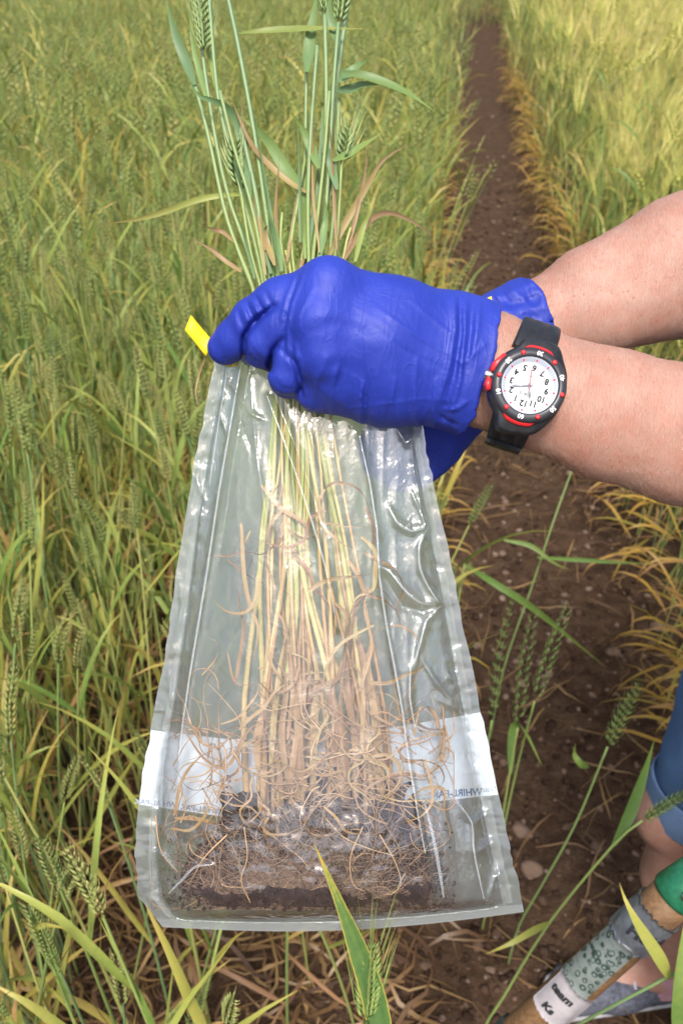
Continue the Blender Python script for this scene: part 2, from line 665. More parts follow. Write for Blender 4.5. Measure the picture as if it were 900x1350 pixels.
def glove_mat():
    t = NT('blue_nitrile')
    p = t.pos()
    n1 = t.noise(30, p, 4)
    c = t.ramp(n1, [(0.3, (0.014, 0.030, 0.27)), (0.7, (0.020, 0.041, 0.34))])
    mp = t.mapping(p, (1.0, 2.6, 0.8), (0.2, 0.5, 0.3))
    w1 = t.noise(150, mp, 3, 0.55, 1.2)
    w2 = t.noise(60, t.mapping(p, (2.2, 1, 0.7), (0.0, 0.4, 0.0)), 3, 0.5, 0.8)
    mic = t.noise(2500, p, 2)
    h = t.math('ADD', t.math('MULTIPLY', w1, 0.35), t.math('MULTIPLY', w2, 0.45))
    for sc_, mpv, am in ((34, (3.2, .7, 1.2), .22), (52, (.6, 2.4, 1.0), .08)):
        rg = t.math('SUBTRACT', 1.0, t.math('ABSOLUTE', t.math('SUBTRACT', t.math('MULTIPLY', t.noise(sc_, t.mapping(p, mpv, (.1, .35, .2)), 2, .4, .5), 2.0), 1.0)))
        h = t.math('ADD', h, t.math('MULTIPLY', t.math('POWER', rg, 14.0), am))
    h = t.math('ADD', h, t.math('MULTIPLY', mic, 0.05))
    nr = t.bump(h, 0.45, 0.0016)
    b = t.bsdf(c, t.ramp(n1, [(0.2, 0.46), (0.8, 0.60)]), nr, 0.35, Subsurface_Weight=0.0)
    return t.done(b)


M_GLOVE = glove_mat()


def bounds(pts, pad):
    a = np.array(pts)
    return a.min(0) - pad, a.max(0) + pad


person = empty('person', W(0.56, 0.62, 0.0))
tag(person, 'person in blue gloves and rolled denim shorts, bare forearms holding up the plastic bag', 'person')

# ---- body: one continuous surface (arms, trunk, legs, head)
lo, hi = np.array([-0.02, 0.10, -0.01]), np.array([1.02, 1.12, 1.78])
g = Grid(lo, hi, 0.0055)
# near forearm (wearing the watch): ellipse wide in the picture plane
NF = [(590, 466, .433, 78, 56), (640, 487, .4325, 75, 54), (700, 510, .432, 76, 54), (800, 546, .434, 86, 64), (900, 573, .438, 91, 72), (1040, 612, .447, 96, 80), (1180, 650, .457, 88, 80)]
WD1 = UP * 0.96 + RT * 0.28
for a, b in zip(NF[:-1], NF[1:]):
    g.ell(P(*a[:3]), P(*b[:3]), WD1, (px2m(a[3], a[2]), px2m(a[4], a[2])), (px2m(b[3], b[2]), px2m(b[4], b[2])), 0.006)
elb1 = P(1180, 650, .457)
sh1 = W(0.57, 0.43, 1.37)
g.cone(elb1, sh1, .040, .052, .02)
# far forearm
FF = [(650, 452, .528, 52, 44), (715, 428, .525, 58, 46), (780, 398, .52, 72, 56), (900, 352, .515, 92, 76), (1040, 300, .52, 98, 84), (1160, 250, .535, 86, 80)]
WD2 = UP * 0.93 - RT * -0.35
for a, b in zip(FF[:-1], FF[1:]):
    g.ell(P(*a[:3]), P(*b[:3]), WD2, (px2m(a[3], a[2]), px2m(a[4], a[2])), (px2m(b[3], b[2]), px2m(b[4], b[2])), 0.006)
elb2 = P(1160, 250, .535)
sh2 = W(0.60, 0.82, 1.38)
g.cone(elb2, sh2, .042, .055, .02)
# trunk, neck, head
chest, waist, hips = W(.60, .62, 1.24), W(.565, .62, 1.05), W(.56, .62, .90)
fx = FH
g.ell(W(.60, .62, 1.34), chest, fx, (.19, .10), (.175, .12), .03)
g.ell(chest, waist, fx, (.175, .12), (.145, .11), .04)
g.ell(waist, hips, fx, (.145, .11), (.175, .13), .04)
g.cone(W(.60, .62, 1.38), W(.585, .62, 1.50), .06, .052, .03)
g.ball(W(.575, .62, 1.62), (.10, .08, .12), .02)
g.ball(W(.53, .62, 1.56), (.055, .05, .06), .03)
g.cone(W(.485, .62, 1.62), W(.468, .62, 1.585), .010, .014, .012)     # nose
for s in (-1, 1):
    g.ball(W(.585, .62 + s * .08, 1.61), (.022, .012, .032), .008)     # ears
    g.ball(W(.487, .62 + s * .032, 1.625), (.012, .014, .010), .006)    # eyelids
g.ball(W(.478, .62, 1.555), (.010, .024, .008), .006)                  # lips
# legs
for s, fw in ((0, .735), (1, .50)):
    ox = .02 * s
    hip, knee, ank = W(.525 + ox, fw, .90), W(.505 + ox, fw, .47), W(.54 + ox, fw - .03, .085)
    g.cone(hip, knee, .080, .055, .03)
    g.cone(knee, W(.525 + ox, fw - .01, .33), .058, .058, .02)
    g.cone(W(.53 + ox, fw - .012, .31), ank, .060, .036, .03)
    g.ball(W(.455 + ox, fw, .465), (.028, .04, .04), .03)               # kneecap
    g.cone(ank, W(.42 + ox, fw - .035, .045), .036, .030, .03)          # foot inside the shoe
g_body = g.mesh('body')
body = link('body', g_body, person, [M_SKIN])

# fine hairs on the near forearm
mb = MB()
for i in range(520):
    k = rnd.uniform(2.05, 4.6)
    i0 = int(k); f = k - i0
    a, b = np.array(NF[i0]), np.array(NF[i0 + 1])
    q = a + (b - a) * f
    ang = rnd.uniform(-1.5, 1.5)
    wd = unit(WD1 - AX1 * (WD1 @ AX1)); nd = np.cross(AX1, wd)
    if nd @ FW > 0: nd = -nd
    rw, rn = px2m(q[3], q[2]), px2m(q[4], q[2])
    s = P(*q[:3]) + wd * math.sin(ang) * rw * 1.0 + nd * math.cos(ang) * rn * 1.0
    nrm = unit(wd * math.sin(ang) / rw + nd * math.cos(ang) / rn)
    d = unit(AX1 * rnd.uniform(.5, 1.1) + nrm * rnd.uniform(.15, .5) - wd * rnd.uniform(-.2, .6))
    L = rnd.uniform(.003, .006)
    tube(mb, [s, s + d * L * .5 + nrm * .0004, s + d * L], [.000022, .00002, .000008], 3, caps=False)
ah = mb.build('arm_hair', [simple('arm_hair', (.62, .42, .27), .5)], person)
tag(ah, kind='stuff')

# ---- near glove: hand closed round the neck of the bag
J = lambda px, py, d, r: (P(px, py, d), px2m(r, d))
ref = [P(x, y, d) for x in (255, 675) for y in (325, 605) for d in (.36, .485)]
lo, hi = bounds(ref, 0.0)
g = Grid(lo, hi, 0.0010)


def gchain(js, k):
    pts = [J(*j) for j in js]
    g.chain([p for p, r in pts], [r for p, r in pts], k)


# palm: a slab from the wrist to the four knuckles
gchain([(607, 447, .431, 55), (520, 422, .419, 52), (436, 391, .411, 44)], .008)
gchain([(600, 480, .428, 55), (500, 450, .4125, 50), (426, 424, .404, 40)], .008)
gchain([(598, 500, .432, 55), (500, 488, .421, 54), (432, 470, .414, 42)], .008)
gchain([(596, 505, .434, 54), (510, 508, .430, 51), (450, 503, .425, 45)], .008)
# soft knuckles
g.ball(P(432, 376, .3925 + .010), (.013, .013, .013), .008)
g.ball(P(420, 425, .388 + .012), (.012, .012, .012), .008)
g.ball(P(428, 470, .392 + .012), (.011, .011, .011), .008)
# index finger stretched along the bag's edge
gchain([(424, 388, .412, 38), (372, 404, .4130, 35), (336, 424, .418, 31)], .006)
gchain([(336, 424, .418, 30), (312, 446, .424, 26), (297, 458, .428, 23.5)], .0035)
# middle finger folded
gchain([(408, 418, .410, 40), (372, 430, .411, 33)], .005)
gchain([(370, 432, .410, 29), (347, 450, .414, 25.5), (345, 460, .421, 25), (362, 470, .440, 22)], .0012)
# ring finger folded
gchain([(420, 455, .412, 40), (386, 468, .415, 33)], .005)
gchain([(388, 468, .413, 30), (379, 494, .416, 26), (380, 500, .426, 25), (398, 505, .445, 22)], .0012)
# little finger folded under the edge of the hand
gchain([(440, 495, .418, 42), (420, 512, .425, 30), (425, 520, .44, 24), (445, 520, .452, 21)], .0035)
# thumb on the far side
gchain([(560, 450, .442, 40), (480, 432, .462, 28), (400, 440, .468, 25), (335, 462, .462, 22)], .006)
# cuff
cA, cB = P(654, 402, .432), P(606, 571, .432)
cN = unit(AX1 - unit(cB - cA) * (AX1 @ unit(cB - cA)))
cC = (cA + cB) / 2
g.ell(P(588, 470, .433), cC - cN * .004, WD1, (px2m(80, .433), px2m(60, .433)), (px2m(84, .432), px2m(60, .432)), .010)
g.ell(cC - cN * .006, cC + cN * .003, WD1, (px2m(86, .432), px2m(61.5, .432)), (px2m(89, .432), px2m(63, .432)), .004)
# wrinkles: ridges and grooves at their places on the back of the hand
ix, p = g.near(.005)
q = p - C
zz = q @ FW
PX, PY = 450 + FPX * (q @ RT) / zz, 675 - FPX * (q @ UP) / zz
front = np.clip((0.440 - zz) / .01, 0, 1)
WR = [  # polyline, amplitude mm (+ = ridge), width px
    ([(313, 408), (318, 424), (326, 440)], -.7, 3.0), ([(325, 399), (331, 414), (339, 428)], -.8, 3.0), ([(337, 391), (343, 404), (351, 415)], -.7, 3.0),
    ([(349, 383), (355, 396), (361, 407)], -.6, 3.0), ([(319, 402), (325, 418), (333, 434)], .5, 3.0), ([(331, 394), (338, 408), (346, 420)], .5, 3.0),
    ([(388, 366), (378, 395), (372, 420), (371, 455)], .6, 3.5), ([(398, 366), (384, 400), (378, 432), (380, 470), (388, 500)], .8, 3.2),
    ([(393, 366), (381, 400), (375, 430), (375, 465)], -.6, 3), ([(412, 380), (396, 415), (388, 450), (392, 490), (402, 520)], .55, 4), ([(404, 400), (392, 430), (384, 470)], -.5, 3),
    ([(432, 470), (418, 500), (412, 530)], .5, 4), ([(446, 480), (438, 510), (438, 550)], .55, 3.5), ([(478, 505), (474, 530), (476, 556)], .9, 3), ([(484, 500), (481, 530), (483, 556)], -.7, 3),
    ([(520, 500), (516, 530), (518, 560)], .7, 3), ([(550, 470), (546, 520), (550, 560)], .55, 3), ([(576, 500), (570, 540), (572, 562)], .8, 3),
    ([(598, 390), (600, 430), (592, 480), (574, 540)], .9, 3.5), ([(606, 394), (607, 440), (599, 490), (583, 552)], -.9, 3.2),
    ([(613, 396), (612, 440), (606, 500), (592, 556)], .8, 3.2), ([(622, 398), (620, 440), (612, 500)], -.6, 3), ([(632, 400), (628, 440), (620, 480)], .6, 3.2),
    ([(596, 470), (610, 480), (640, 452)], .45, 2.6), ([(585, 540), (600, 540), (614, 530)], .6, 2.6), ([(580, 548), (592, 556), (603, 560)], -.6, 2.5),
    ([(495, 405), (545, 440), (592, 468)], .35, 2.2), ([(540, 395), (575, 425), (596, 442)], .35, 2.2), ([(470, 412), (530, 460), (590, 490)], -.22, 3),
    ([(450, 540), (500, 534), (560, 526), (610, 530)], .22, 1.5),
    ([(405, 436), (440, 426), (490, 440)], -.5, 9), ([(412, 487), (445, 480), (480, 492)], -.4, 9),
    ([(362, 404), (348, 414), (332, 428), (322, 444), (321, 470)], -2.6, 4.0), ([(357, 490), (356, 476), (360, 462), (372, 448)], -2.0, 4.0), ([(400, 525), (396, 510), (390, 480), (372, 462)], -1.4, 4.0),
    ([(330, 455), (340, 470), (352, 476)], -.3, 2.5), ([(362, 500), (372, 512), (388, 514)], -.3, 2.5), ([(402, 522), (398, 495), (392, 470)], .5, 4),
]
for pl, amp, wpx in WR:
    dd, tt = seg_dist2(PX, PY, pl)
    g.d[ix] -= (1.7 * amp * .001 * np.exp(-(dd / wpx) ** 2) * np.sin(np.pi * np.clip(tt * .86 + .07, 0, 1)) ** .6 * front).astype(np.float32)
# irregular puckers running lengthways at the little-finger edge and near the cuff
nz = fbm(np.stack([PX / 11, PY / 60, zz * 40], -1), 3, 2)
edge = np.clip((PY - 470) / 60, 0, 1) * np.clip((PX - 400) / 40, 0, 1) + np.clip((PX - 585) / 20, 0, 1) * .8
g.d[ix] -= (nz * edge * .0009).astype(np.float32)
# cut at the cuff and hollow it
cutd = (g.pts() - cC) @ cN
cutd[ix] += .0008 * np.sin(PY / 13.0) + .0008 * vnoise(np.stack([PY / 9, zz * 0], -1), 4)
g.d = np.maximum(g.d, cutd.astype(np.float32))
g.d -= (.0005 * np.exp(-((cutd + .0012) / .0011) ** 2)).astype(np.float32)
inner = Grid(lo, hi, 0.0010)
for a, b in zip(NF[:2], NF[1:3]):
    inner.ell(P(*a[:3]), P(*b[:3]), WD1, (px2m(a[3], a[2]), px2m(a[4], a[2])), (px2m(b[3], b[2]), px2m(b[4], b[2])), 0.006, grow=.0008)
hol = np.maximum(inner.d, (-(cutd + .014)).astype(np.float32))
g.d = np.maximum(g.d, -hol)
gl = link('glove', g.mesh('glove'), person, [M_GLOVE])
tag(gl, 'blue nitrile glove on the near hand, closed round the neck of the bag')

# ---- far glove, behind the bag
ref = [P(x, y, d) for x in (440, 730) for y in (350, 660) for d in (.45, .585)]
lo, hi = bounds(ref, 0.0)
g = Grid(lo, hi, 0.0014)
gchain([(690, 420, .523, 44), (620, 470, .512, 52), (560, 520, .502, 42)], .010)
gchain([(690, 432, .525, 44), (640, 500, .518, 50), (590, 545, .505, 40)], .010)
gchain([(560, 500, .502, 38), (520, 540, .495, 30), (500, 590, .490, 26), (497, 612, .487, 21)], .006)
gchain([(580, 530, .503, 36), (548, 575, .495, 29), (530, 612, .490, 25), (522, 630, .487, 20)], .005)
gchain([(600, 545, .506, 34), (577, 580, .500, 27), (560, 610, .493, 24), (550, 628, .489, 19)], .005)
gchain([(615, 545, .512, 32), (596, 572, .506, 25), (585, 592, .499, 22), (578, 606, .494, 18)], .004)
gchain([(640, 450, .512, 34), (560, 460, .490, 26), (500, 470, .478, 22)], .006)
# crumpled cuff
c2A, c2B = P(706, 364, .523), P(716, 432, .523)
c2C = P(707, 424, .524)
c2N = unit(AX2)
g.ell(P(640, 452, .524), c2C, WD2, (px2m(54, .525), px2m(50, .525)), (px2m(60, .525), px2m(52, .525)), .008)
ix, p = g.near(.006); q = p - C; zz = q @ FW
PX, PY = 450 + FPX * (q @ RT) / zz, 675 - FPX * (q @ UP) / zz
for pl, amp, wpx in [([(640, 392), (670, 385), (700, 372)], 1.4, 5), ([(650, 400), (680, 400), (706, 392)], -1.3, 5), ([(655, 408), (685, 412), (710, 405)], 1.2, 5),
                     ([(672, 378), (690, 395), (706, 412)], .9, 4), ([(660, 385), (672, 402), (690, 418)], -.9, 4), ([(690, 370), (698, 395), (702, 418)], -.9, 4)]:
    dd, tt = seg_dist2(PX, PY, pl)
    g.d[ix] -= (amp * .001 * np.exp(-(dd / wpx) ** 2)).astype(np.float32)
g.d[ix] -= (.0016 * fbm(np.stack([PX / 16, PY / 16, zz * 90], -1), 8, 3) * np.clip((PX - 620) / 30, 0, 1)).astype(np.float32)
cutd = (g.pts() - c2C) @ c2N
cutd[ix] += .0010 * np.sin(PY / 7.0)
g.d = np.maximum(g.d, cutd.astype(np.float32))
g.d -= (.0007 * np.exp(-((cutd + .0014) / .0012) ** 2)).astype(np.float32)
inner = Grid(lo, hi, 0.0014)
for a, b in zip(FF[:2], FF[1:3]):
    inner.ell(P(*a[:3]), P(*b[:3]), WD2, (px2m(a[3], a[2]), px2m(a[4], a[2])), (px2m(b[3], b[2]), px2m(b[4], b[2])), 0.006, grow=.0008)
g.d = np.maximum(g.d, -np.maximum(inner.d, (-(cutd + .014)).astype(np.float32)))
gl = link('glove', g.mesh('glove'), person, [M_GLOVE])
tag(gl, 'blue nitrile glove on the far hand, behind the bag')


# ---- clothes
def cloth_mat(name, col, scale, dark):
    t = NT(name)
    p = t.pos()
    n1 = t.noise(14, p, 4)
    c = t.ramp(n1, [(0.3, tuple(np.array(col) * .75)), (0.7, tuple(np.array(col) * 1.15))])
    wv = t.n('TexWave', wave_type='BANDS', bands_direction='DIAGONAL')
    wv.inputs['Scale'].default_value = scale
    t.l(p, wv.inputs['Vector'])
    f = t.noise(900, p, 3)
    c = t.mix(t.math('MULTIPLY', wv.outputs['Fac'], .35), c, dark)
    c = t.mix(t.math('MULTIPLY', f, .3), c, tuple(np.minimum(1, np.array(col) * 1.8)))
    nr = t.bump(t.math('ADD', wv.outputs['Fac'], f), .5, .0006)
    return t.done(t.bsdf(c, .85, nr, .2))


M_DENIM = cloth_mat('denim', (0.085, 0.16, 0.31), 300, (0.04, 0.08, 0.19))
M_DENIM_IN = cloth_mat('denim_inside', (0.16, 0.25, 0.42), 300, (0.10, 0.17, 0.32))
M_SHIRT = cloth_mat('grey_jersey', (0.20, 0.20, 0.22), 500, (0.12, 0.12, 0.14))
g = Grid((.30, .30, .46), (.90, 1.00, 1.10), .005)
g.ell(W(.565, .62, 1.03), W(.56, .62, .88), fx, (.155, .122), (.192, .145), .03)
for s, fw in ((0, .735), (1, .50)):
    ox = .02 * s
    g.cone(W(.525 + ox, fw, .90), W(.508 + ox, fw, .50), .098, .064, .03)
ix, p = g.near(.03)
g.d[ix] -= (.004 * fbm(p * 14, 2, 3)).astype(np.float32)
for s, fw in ((0, .735), (1, .50)):
    pass
p = g.pts()
g.d = np.maximum(g.d, (.50 - p[..., 2]).astype(np.float32))
g.d = np.maximum(g.d, (p[..., 2] - 1.03).astype(np.float32))
shorts = link('denim_shorts', g.mesh('denim_shorts'), person, [M_DENIM])
for s, fw in ((0, .735), (1, .50)):
    ox = .02 * s
    mb = MB()
    cc = W(.508 + ox, fw, 0)
    zs = [.478, .474, .480, .508, .538, .544, .540, .520]
    rr = [.0635, .067, .0705, .0715, .0725, .071, .068, .067]
    n = 40
    V, Q = [], []
    for i, (z, r_) in enumerate(zip(zs, rr)):
        for j in range(n):
            a = 2 * math.pi * j / n
            wv = 1 + .012 * math.sin(3 * a + 1) + .008 * math.sin(7 * a + i * .4)
            V.append(cc + RT * math.cos(a) * r_ * wv + FH * math.sin(a) * r_ * wv + np.array([0, 0, z + .004 * math.sin(2 * a)]))
    for i in range(len(zs) - 1):
        for j in range(n):
            Q.append((i * n + j, i * n + (j + 1) % n, (i + 1) * n + (j + 1) % n, (i + 1) * n + j))
    mb.add(V, Q)
    mb.build('cuff', [M_DENIM_IN], shorts)
# shirt
g = Grid((.20, .20, .90), (.98, 1.08, 1.46), .006)
g.ell(W(.60, .62, 1.35), chest, fx, (.205, .112), (.19, .135), .03)
g.ell(chest, waist, fx, (.19, .135), (.165, .130), .04)
g.ell(waist, W(.56, .62, .97), fx, (.165, .130), (.180, .142), .04)
for el_, sh_ in ((elb1, sh1), (elb2, sh2)):
    g.cone(sh_ + (el_ - sh_) * .62, sh_, .062, .070, .03)
ix, p = g.near(.03)
g.d[ix] -= (.005 * fbm(p * 11, 6, 3)).astype(np.float32)
p = g.pts()
g.d = np.maximum(g.d, (.955 - p[..., 2]).astype(np.float32))
g.d = np.maximum(g.d, (p[..., 2] - 1.425).astype(np.float32))
link('shirt', g.mesh('shirt'), person, [M_SHIRT])
g = Grid(W(.58, .62, 1.60) - .18, W(.58, .62, 1.62) + .18, .006)
g.ball(W(.595, .62, 1.645), (.105, .092, .115), .02)
g.cone(W(.66, .62, 1.62), W(.67, .62, 1.52), .05, .03, .03)
ix, p = g.near(.03)
g.d[ix] -= (.005 * fbm(p * np.array([20, 60, 20]), 6, 3)).astype(np.float32)
p = g.pts()
g.d = np.maximum(g.d, (.035 - (p - W(.52, .62, 1.65)) @ RT).astype(np.float32))
link('hair', g.mesh('hair'), person, [simple('hair_brown', (.12, .07, .04), .5, nscale=60, namt=.4)])
# socks and shoes
M_SOCK = simple('pink_sock', (.42, .24, .27), .9, .1, nscale=300, namt=.2, bump=.0008, bscale=900)
M_SHOE = simple('shoe_grey_mesh', (.085, .09, .115), .8, .2, nscale=120, namt=.5, bump=.0012, bscale=700)
M_SOLE = simple('shoe_sole', (.30, .30, .31), .7, nscale=60, namt=.2)
M_LACE = simple('shoe_lace', (.45, .45, .5), .8)
for s, fw in ((0, .735), (1, .50)):
    ox = .02 * s
    ank = W(.54 + ox, fw - .03, .085)
    g = Grid(ank - .12, ank + .12, .004)
    g.cone(ank + np.array([0, 0, .012]), ank + np.array([0, 0, -.03]), .043, .045, .01)
    p = g.pts()
    g.d -= (.0012 * np.sin(p[..., 2] * 900)).astype(np.float32)
    g.d = np.maximum(g.d, np.abs(p[..., 2] - .085).astype(np.float32) - .035)
    link('sock', g.mesh('sock'), person, [M_SOCK])
    toe = W(.385 + ox, fw - .05, .04)
    heel = W(.575 + ox, fw - .03, .045)
    g = Grid(np.minimum(toe, heel) - .09, np.maximum(toe, heel) + .09, .004)
    g.ell(heel, W(.47 + ox, fw - .04, .05), FH, (.036, .05), (.044, .048), .02)
    g.ell(W(.47 + ox, fw - .04, .045), toe, FH, (.044, .045), (.042, .030), .02)
    p = g.pts()
    g.d = np.maximum(g.d, (.014 - p[..., 2]).astype(np.float32))
    g.d = np.maximum(g.d, (p[..., 2] - .082).astype(np.float32))
    sh = link('shoe', g.mesh('shoe'), person, [M_SHOE])
    g2 = Grid(np.minimum(toe, heel) - .09, np.maximum(toe, heel) + .09, .004)
    g2.ell(heel, toe, FH, (.042, .05), (.046, .05), .02)
    p = g2.pts()
    g2.d = np.maximum(g2.d, np.abs(p[..., 2] - .014).astype(np.float32) - .012)
    link('sole', g2.mesh('sole'), sh, [M_SOLE])
    mb = MB()
    for i in range(5):
        c0 = W(.485 + ox - i * .014, fw - .042, .094 - i * .006)
        tube(mb, [c0 - FH * .026 + np.array([0, 0, -.012]), c0, c0 + FH * .026 + np.array([0, 0, -.012])], .0022, 6)
    mb.build('laces', [M_LACE], sh)

# ================================================================== wristwatch
wd = unit(UP * .954 + RT * .30)                # along the strap, away from 12
al = unit(RT * .954 - UP * .30)                # towards the elbow
wz = unit(-FW + al * .05 + wd * .02)
al = unit(al - wz * (al @ wz)); wd = np.cross(wz, al)
WC = P(692, 511, .4025)                        # centre of the underside of the case
PXM = .368 / FPX                               # metres per photograph pixel at the dial


def wl(x, y, z):
    """watch coordinates in photo pixels (x to the elbow, y along the strap) and metres of height"""
    x, y, z = np.broadcast_arrays(np.asarray(x, float), np.asarray(y, float), np.asarray(z, float))
    return WC + al * (x * PXM)[..., None] + wd * (y * PXM)[..., None] + wz * z[..., None]


watch = empty('wristwatch', WC)
tag(watch, 'black wristwatch with red accents and white dial strapped round the bare wrist', 'wristwatch')
M_BLK = simple('black_resin', (.014, .015, .018), .42, .5, nscale=200, namt=.4, bump=.0001, bscale=3000)
M_BZL = simple('bezel_charcoal', (.028, .03, .036), .35, .5)
M_RED = simple('red_resin', (.62, .025, .03), .35, .5)
M_DIAL = simple('dial_white', (.58, .60, .62), .5, .3)
M_DIALR = simple('dial_ring', (.44, .48, .56), .4, .3)
M_INK = simple('ink_black', (.02, .02, .025), .6, .2)
M_INKW = simple('print_white', (.85, .85, .85), .5, .2)
M_STEEL = simple('steel', (.65, .66, .68), .22, .5, 1.0)


def ring(mb, prof, n=64, m=0, sx=1.0, sy=1.0, cap_in=False):
    """lathe about the watch axis: prof = [(radius px, z)]"""
    a = np.linspace(0, 2 * np.pi, n, endpoint=False)
    V = np.concatenate([wl(r * np.cos(a) * sx, r * np.sin(a) * sy, z) for r, z in prof])
    Q = [(i * n + j, i * n + (j + 1) % n, (i + 1) * n + (j + 1) % n, (i + 1) * n + j) for i in range(len(prof) - 1) for j in range(n)]
    mb.add(V, Q, m=m)


def prism(mb, poly, z0, z1, m=0, bev=.0):
    poly = np.array(poly, float)
    n = len(poly)
    c = poly.mean(0)
    ins = c + (poly - c) * (1 - bev)
    layers = [(poly, z0), (poly, z1 - (z1 - z0) * .3), (ins, z1)]
    V = np.concatenate([wl(p[:, 0], p[:, 1], z) for p, z in layers] + [wl([ins[:, 0].mean()], [ins[:, 1].mean()], z1)])
    T = []
    for i in range(2):
        for j in range(n):
            j2 = (j + 1) % n
            T += [(i * n + j, i * n + j2, (i + 1) * n + j2), (i * n + j, (i + 1) * n + j2, (i + 1) * n + j)]
    for j in range(n):
        T.append((2 * n + j, 2 * n + (j + 1) % n, 3 * n))
    mb.add(V, T, m=m)


BR, DR = 51.0, 40.0
# case: a barrel that tapers to the strap lugs
mb = MB()
half = [(-24, 66), (22, 70), (40, 50), (52, 28), (55, 0), (53, -22), (42, -46), (23, -66), (-21, -72), (-30, -52), (-46, -34), (-54, -10), (-54, 10), (-46, 34), (-32, 50)]
prism(mb, resample(half + half[:1], 64)[:-1], -.0010, .0052, bev=.07)
mb.build('case', [M_BLK], watch)
mb = MB()
ring(mb, [(54, .0040), (54, .0070), (51.5, .0082), (43, .0090), (41, .0084), (40.5, .0064)], 96)
bez = mb.build('bezel', [M_BZL], watch)
mb = MB()
for a in range(0, 360, 60):          # grooves between the numerals
    pass
# dial, chapter ring, glass edge
mb = MB()
ring(mb, [(0.01, .0062), (33.5, .0062)], 72)
mb.build('dial', [M_DIAL], watch, smooth=False)
mb = MB()
ring(mb, [(33.5, .0062), (34, .0064), (40.6, .0078)], 72)
mb.build('chapter_ring', [M_DIALR], watch)
mb = MB()
mi = 0
for k in range(60):
    a = math.radians(6 * k)
    big = k % 5 == 0
    r0, r1, wv = (35.2, 38.0, 1.05) if big else (35.2, 38.4, .30)
    ca, sa = math.cos(a), math.sin(a)
    c = [(r0, -wv), (r1, -wv), (r1, wv), (r0, wv)]
    z = [.0064 + (r - 34) / 6.6 * .0014 + .00022 for r, _ in c]
    V = wl([r * ca - o * sa for r, o in c], [r * sa + o * ca for r, o in c], z)
    mb.add(V, [(0, 1, 2, 3)], m=1 if big else 0)
mb.build('minute_marks', [simple('mark_grey', (.25, .27, .33), .5), M_RED], watch, smooth=False)


def text_mesh(body, size, bold=0.0, sx=1.0, res=3):
    cu = bpy.data.curves.new('text', 'FONT')
    cu.body = body
    cu.size = size
    cu.align_x = 'CENTER'
    cu.align_y = 'CENTER'
    cu.offset = bold
    cu.resolution_u = res
    o = bpy.data.objects.new('tmp', cu)
    COL.objects.link(o)
    dg = bpy.context.evaluated_depsgraph_get()
    me = bpy.data.meshes.new_from_object(o.evaluated_get(dg))
    V = np.array([v.co[:] for v in me.vertices]) if len(me.vertices) else np.zeros((0, 3))
    me.calc_loop_triangles()
    T = np.array([t.vertices[:] for t in me.loop_triangles]) if len(me.loop_triangles) else np.zeros((0, 3), int)
    bpy.data.objects.remove(o)
    bpy.data.meshes.remove(me)
    bpy.data.curves.remove(cu)
    V = V[:, :2].copy()
    V[:, 0] *= sx
    return V, T


def clockpos(mark):       # angle of a dial mark (0..60): 12 lies at -y, 3 at -x
    return math.radians(-90 - 6 * mark)


mb = MB()
for h in range(1, 13):
    a = clockpos(h * 5)
    r = 26.2
    V, T = text_mesh(str(h), 12.0, .42, .98)
    V = -V                                       # upright for the wearer, so upside down here
    mb.add(wl(V[:, 0] + r * math.cos(a), V[:, 1] + r * math.sin(a), .00645), T)
V, T = text_mesh('LORUS', 5.6, .03)
mb.add(wl(-V[:, 0] - 1.5, -V[:, 1] - 12.5, .00645), T)
V, T = text_mesh('W.100m', 3.0)
mb.add(wl(-V[:, 0] + 1, -V[:, 1] + 13, .00645), T)
mb.build('dial_numerals', [M_INK], watch, smooth=False)
mb = MB()
for v in (10, 20, 30, 40, 50, 60):
    a = clockpos(v)
    V, T = text_mesh(str(v), 8.8, .2)
    dirn = a - math.pi / 2 if v in (50, 60, 10) else a + math.pi / 2   # tops outward on the 12 side, inward on the 6 side
    ca, sa = math.cos(dirn), math.sin(dirn)
    x, y = V[:, 0] * ca - V[:, 1] * sa, V[:, 0] * sa + V[:, 1] * ca
    mb.add(wl(x + 46.6 * math.cos(a), y + 46.6 * math.sin(a), .00905), T)
mb.build('bezel_numerals', [M_INKW], watch, smooth=False)
for v in (5, 15, 25, 35, 45, 55):
    mb = MB()
    a = clockpos(v)
    n = 16
    aa = np.linspace(0, 2 * np.pi, n, endpoint=False)
    cx, cy = 46.6 * math.cos(a), 46.6 * math.sin(a)
    V = np.concatenate([wl(cx + r * np.cos(aa), cy + r * np.sin(aa), z) for r, z in ((3.5, .0080), (3.5, .0094), (2.6, .0099), (.01, .0099))])
    mb.add(V, [(i * n + j, i * n + (j + 1) % n, (i + 1) * n + (j + 1) % n, (i + 1) * n + j) for i in range(3) for j in range(n)])
    mb.build('bezel_stud', [M_RED], watch)
# hands
def hand(name, ang, L, wv, tail, z, mat, notch=0):
    mb = MB()
    ca, sa = math.cos(ang), math.sin(ang)
    pts = [(-tail, -wv * .5), (L * .75, -wv), (L, 0), (L * .75, wv), (-tail, wv * .5)]
    V0 = wl([x * ca - y * sa for x, y in pts], [x * sa + y * ca for x, y in pts], z)
    V1 = V0 + wz * .0004
    mb.add(np.concatenate([V0, V1]), [(5, 6, 7), (5, 7, 8), (5, 8, 9)] + [t for i in range(5) for t in ((i, (i + 1) % 5, 5 + (i + 1) % 5), (i, 5 + (i + 1) % 5, 5 + i))])
    mb.build(name, [mat], watch, smooth=False)


M_HAND = simple('hand_silver', (.55, .57, .60), .35, .5, .6)
hand('hour_hand', clockpos(56.8), 19, 1.7, 4, .0067, M_HAND)
hand('minute_hand', clockpos(12.1), 27, 1.2, 5, .0072, M_HAND)
hand('second_hand', clockpos(28.2), 28, .45, 9, .0077, M_RED)
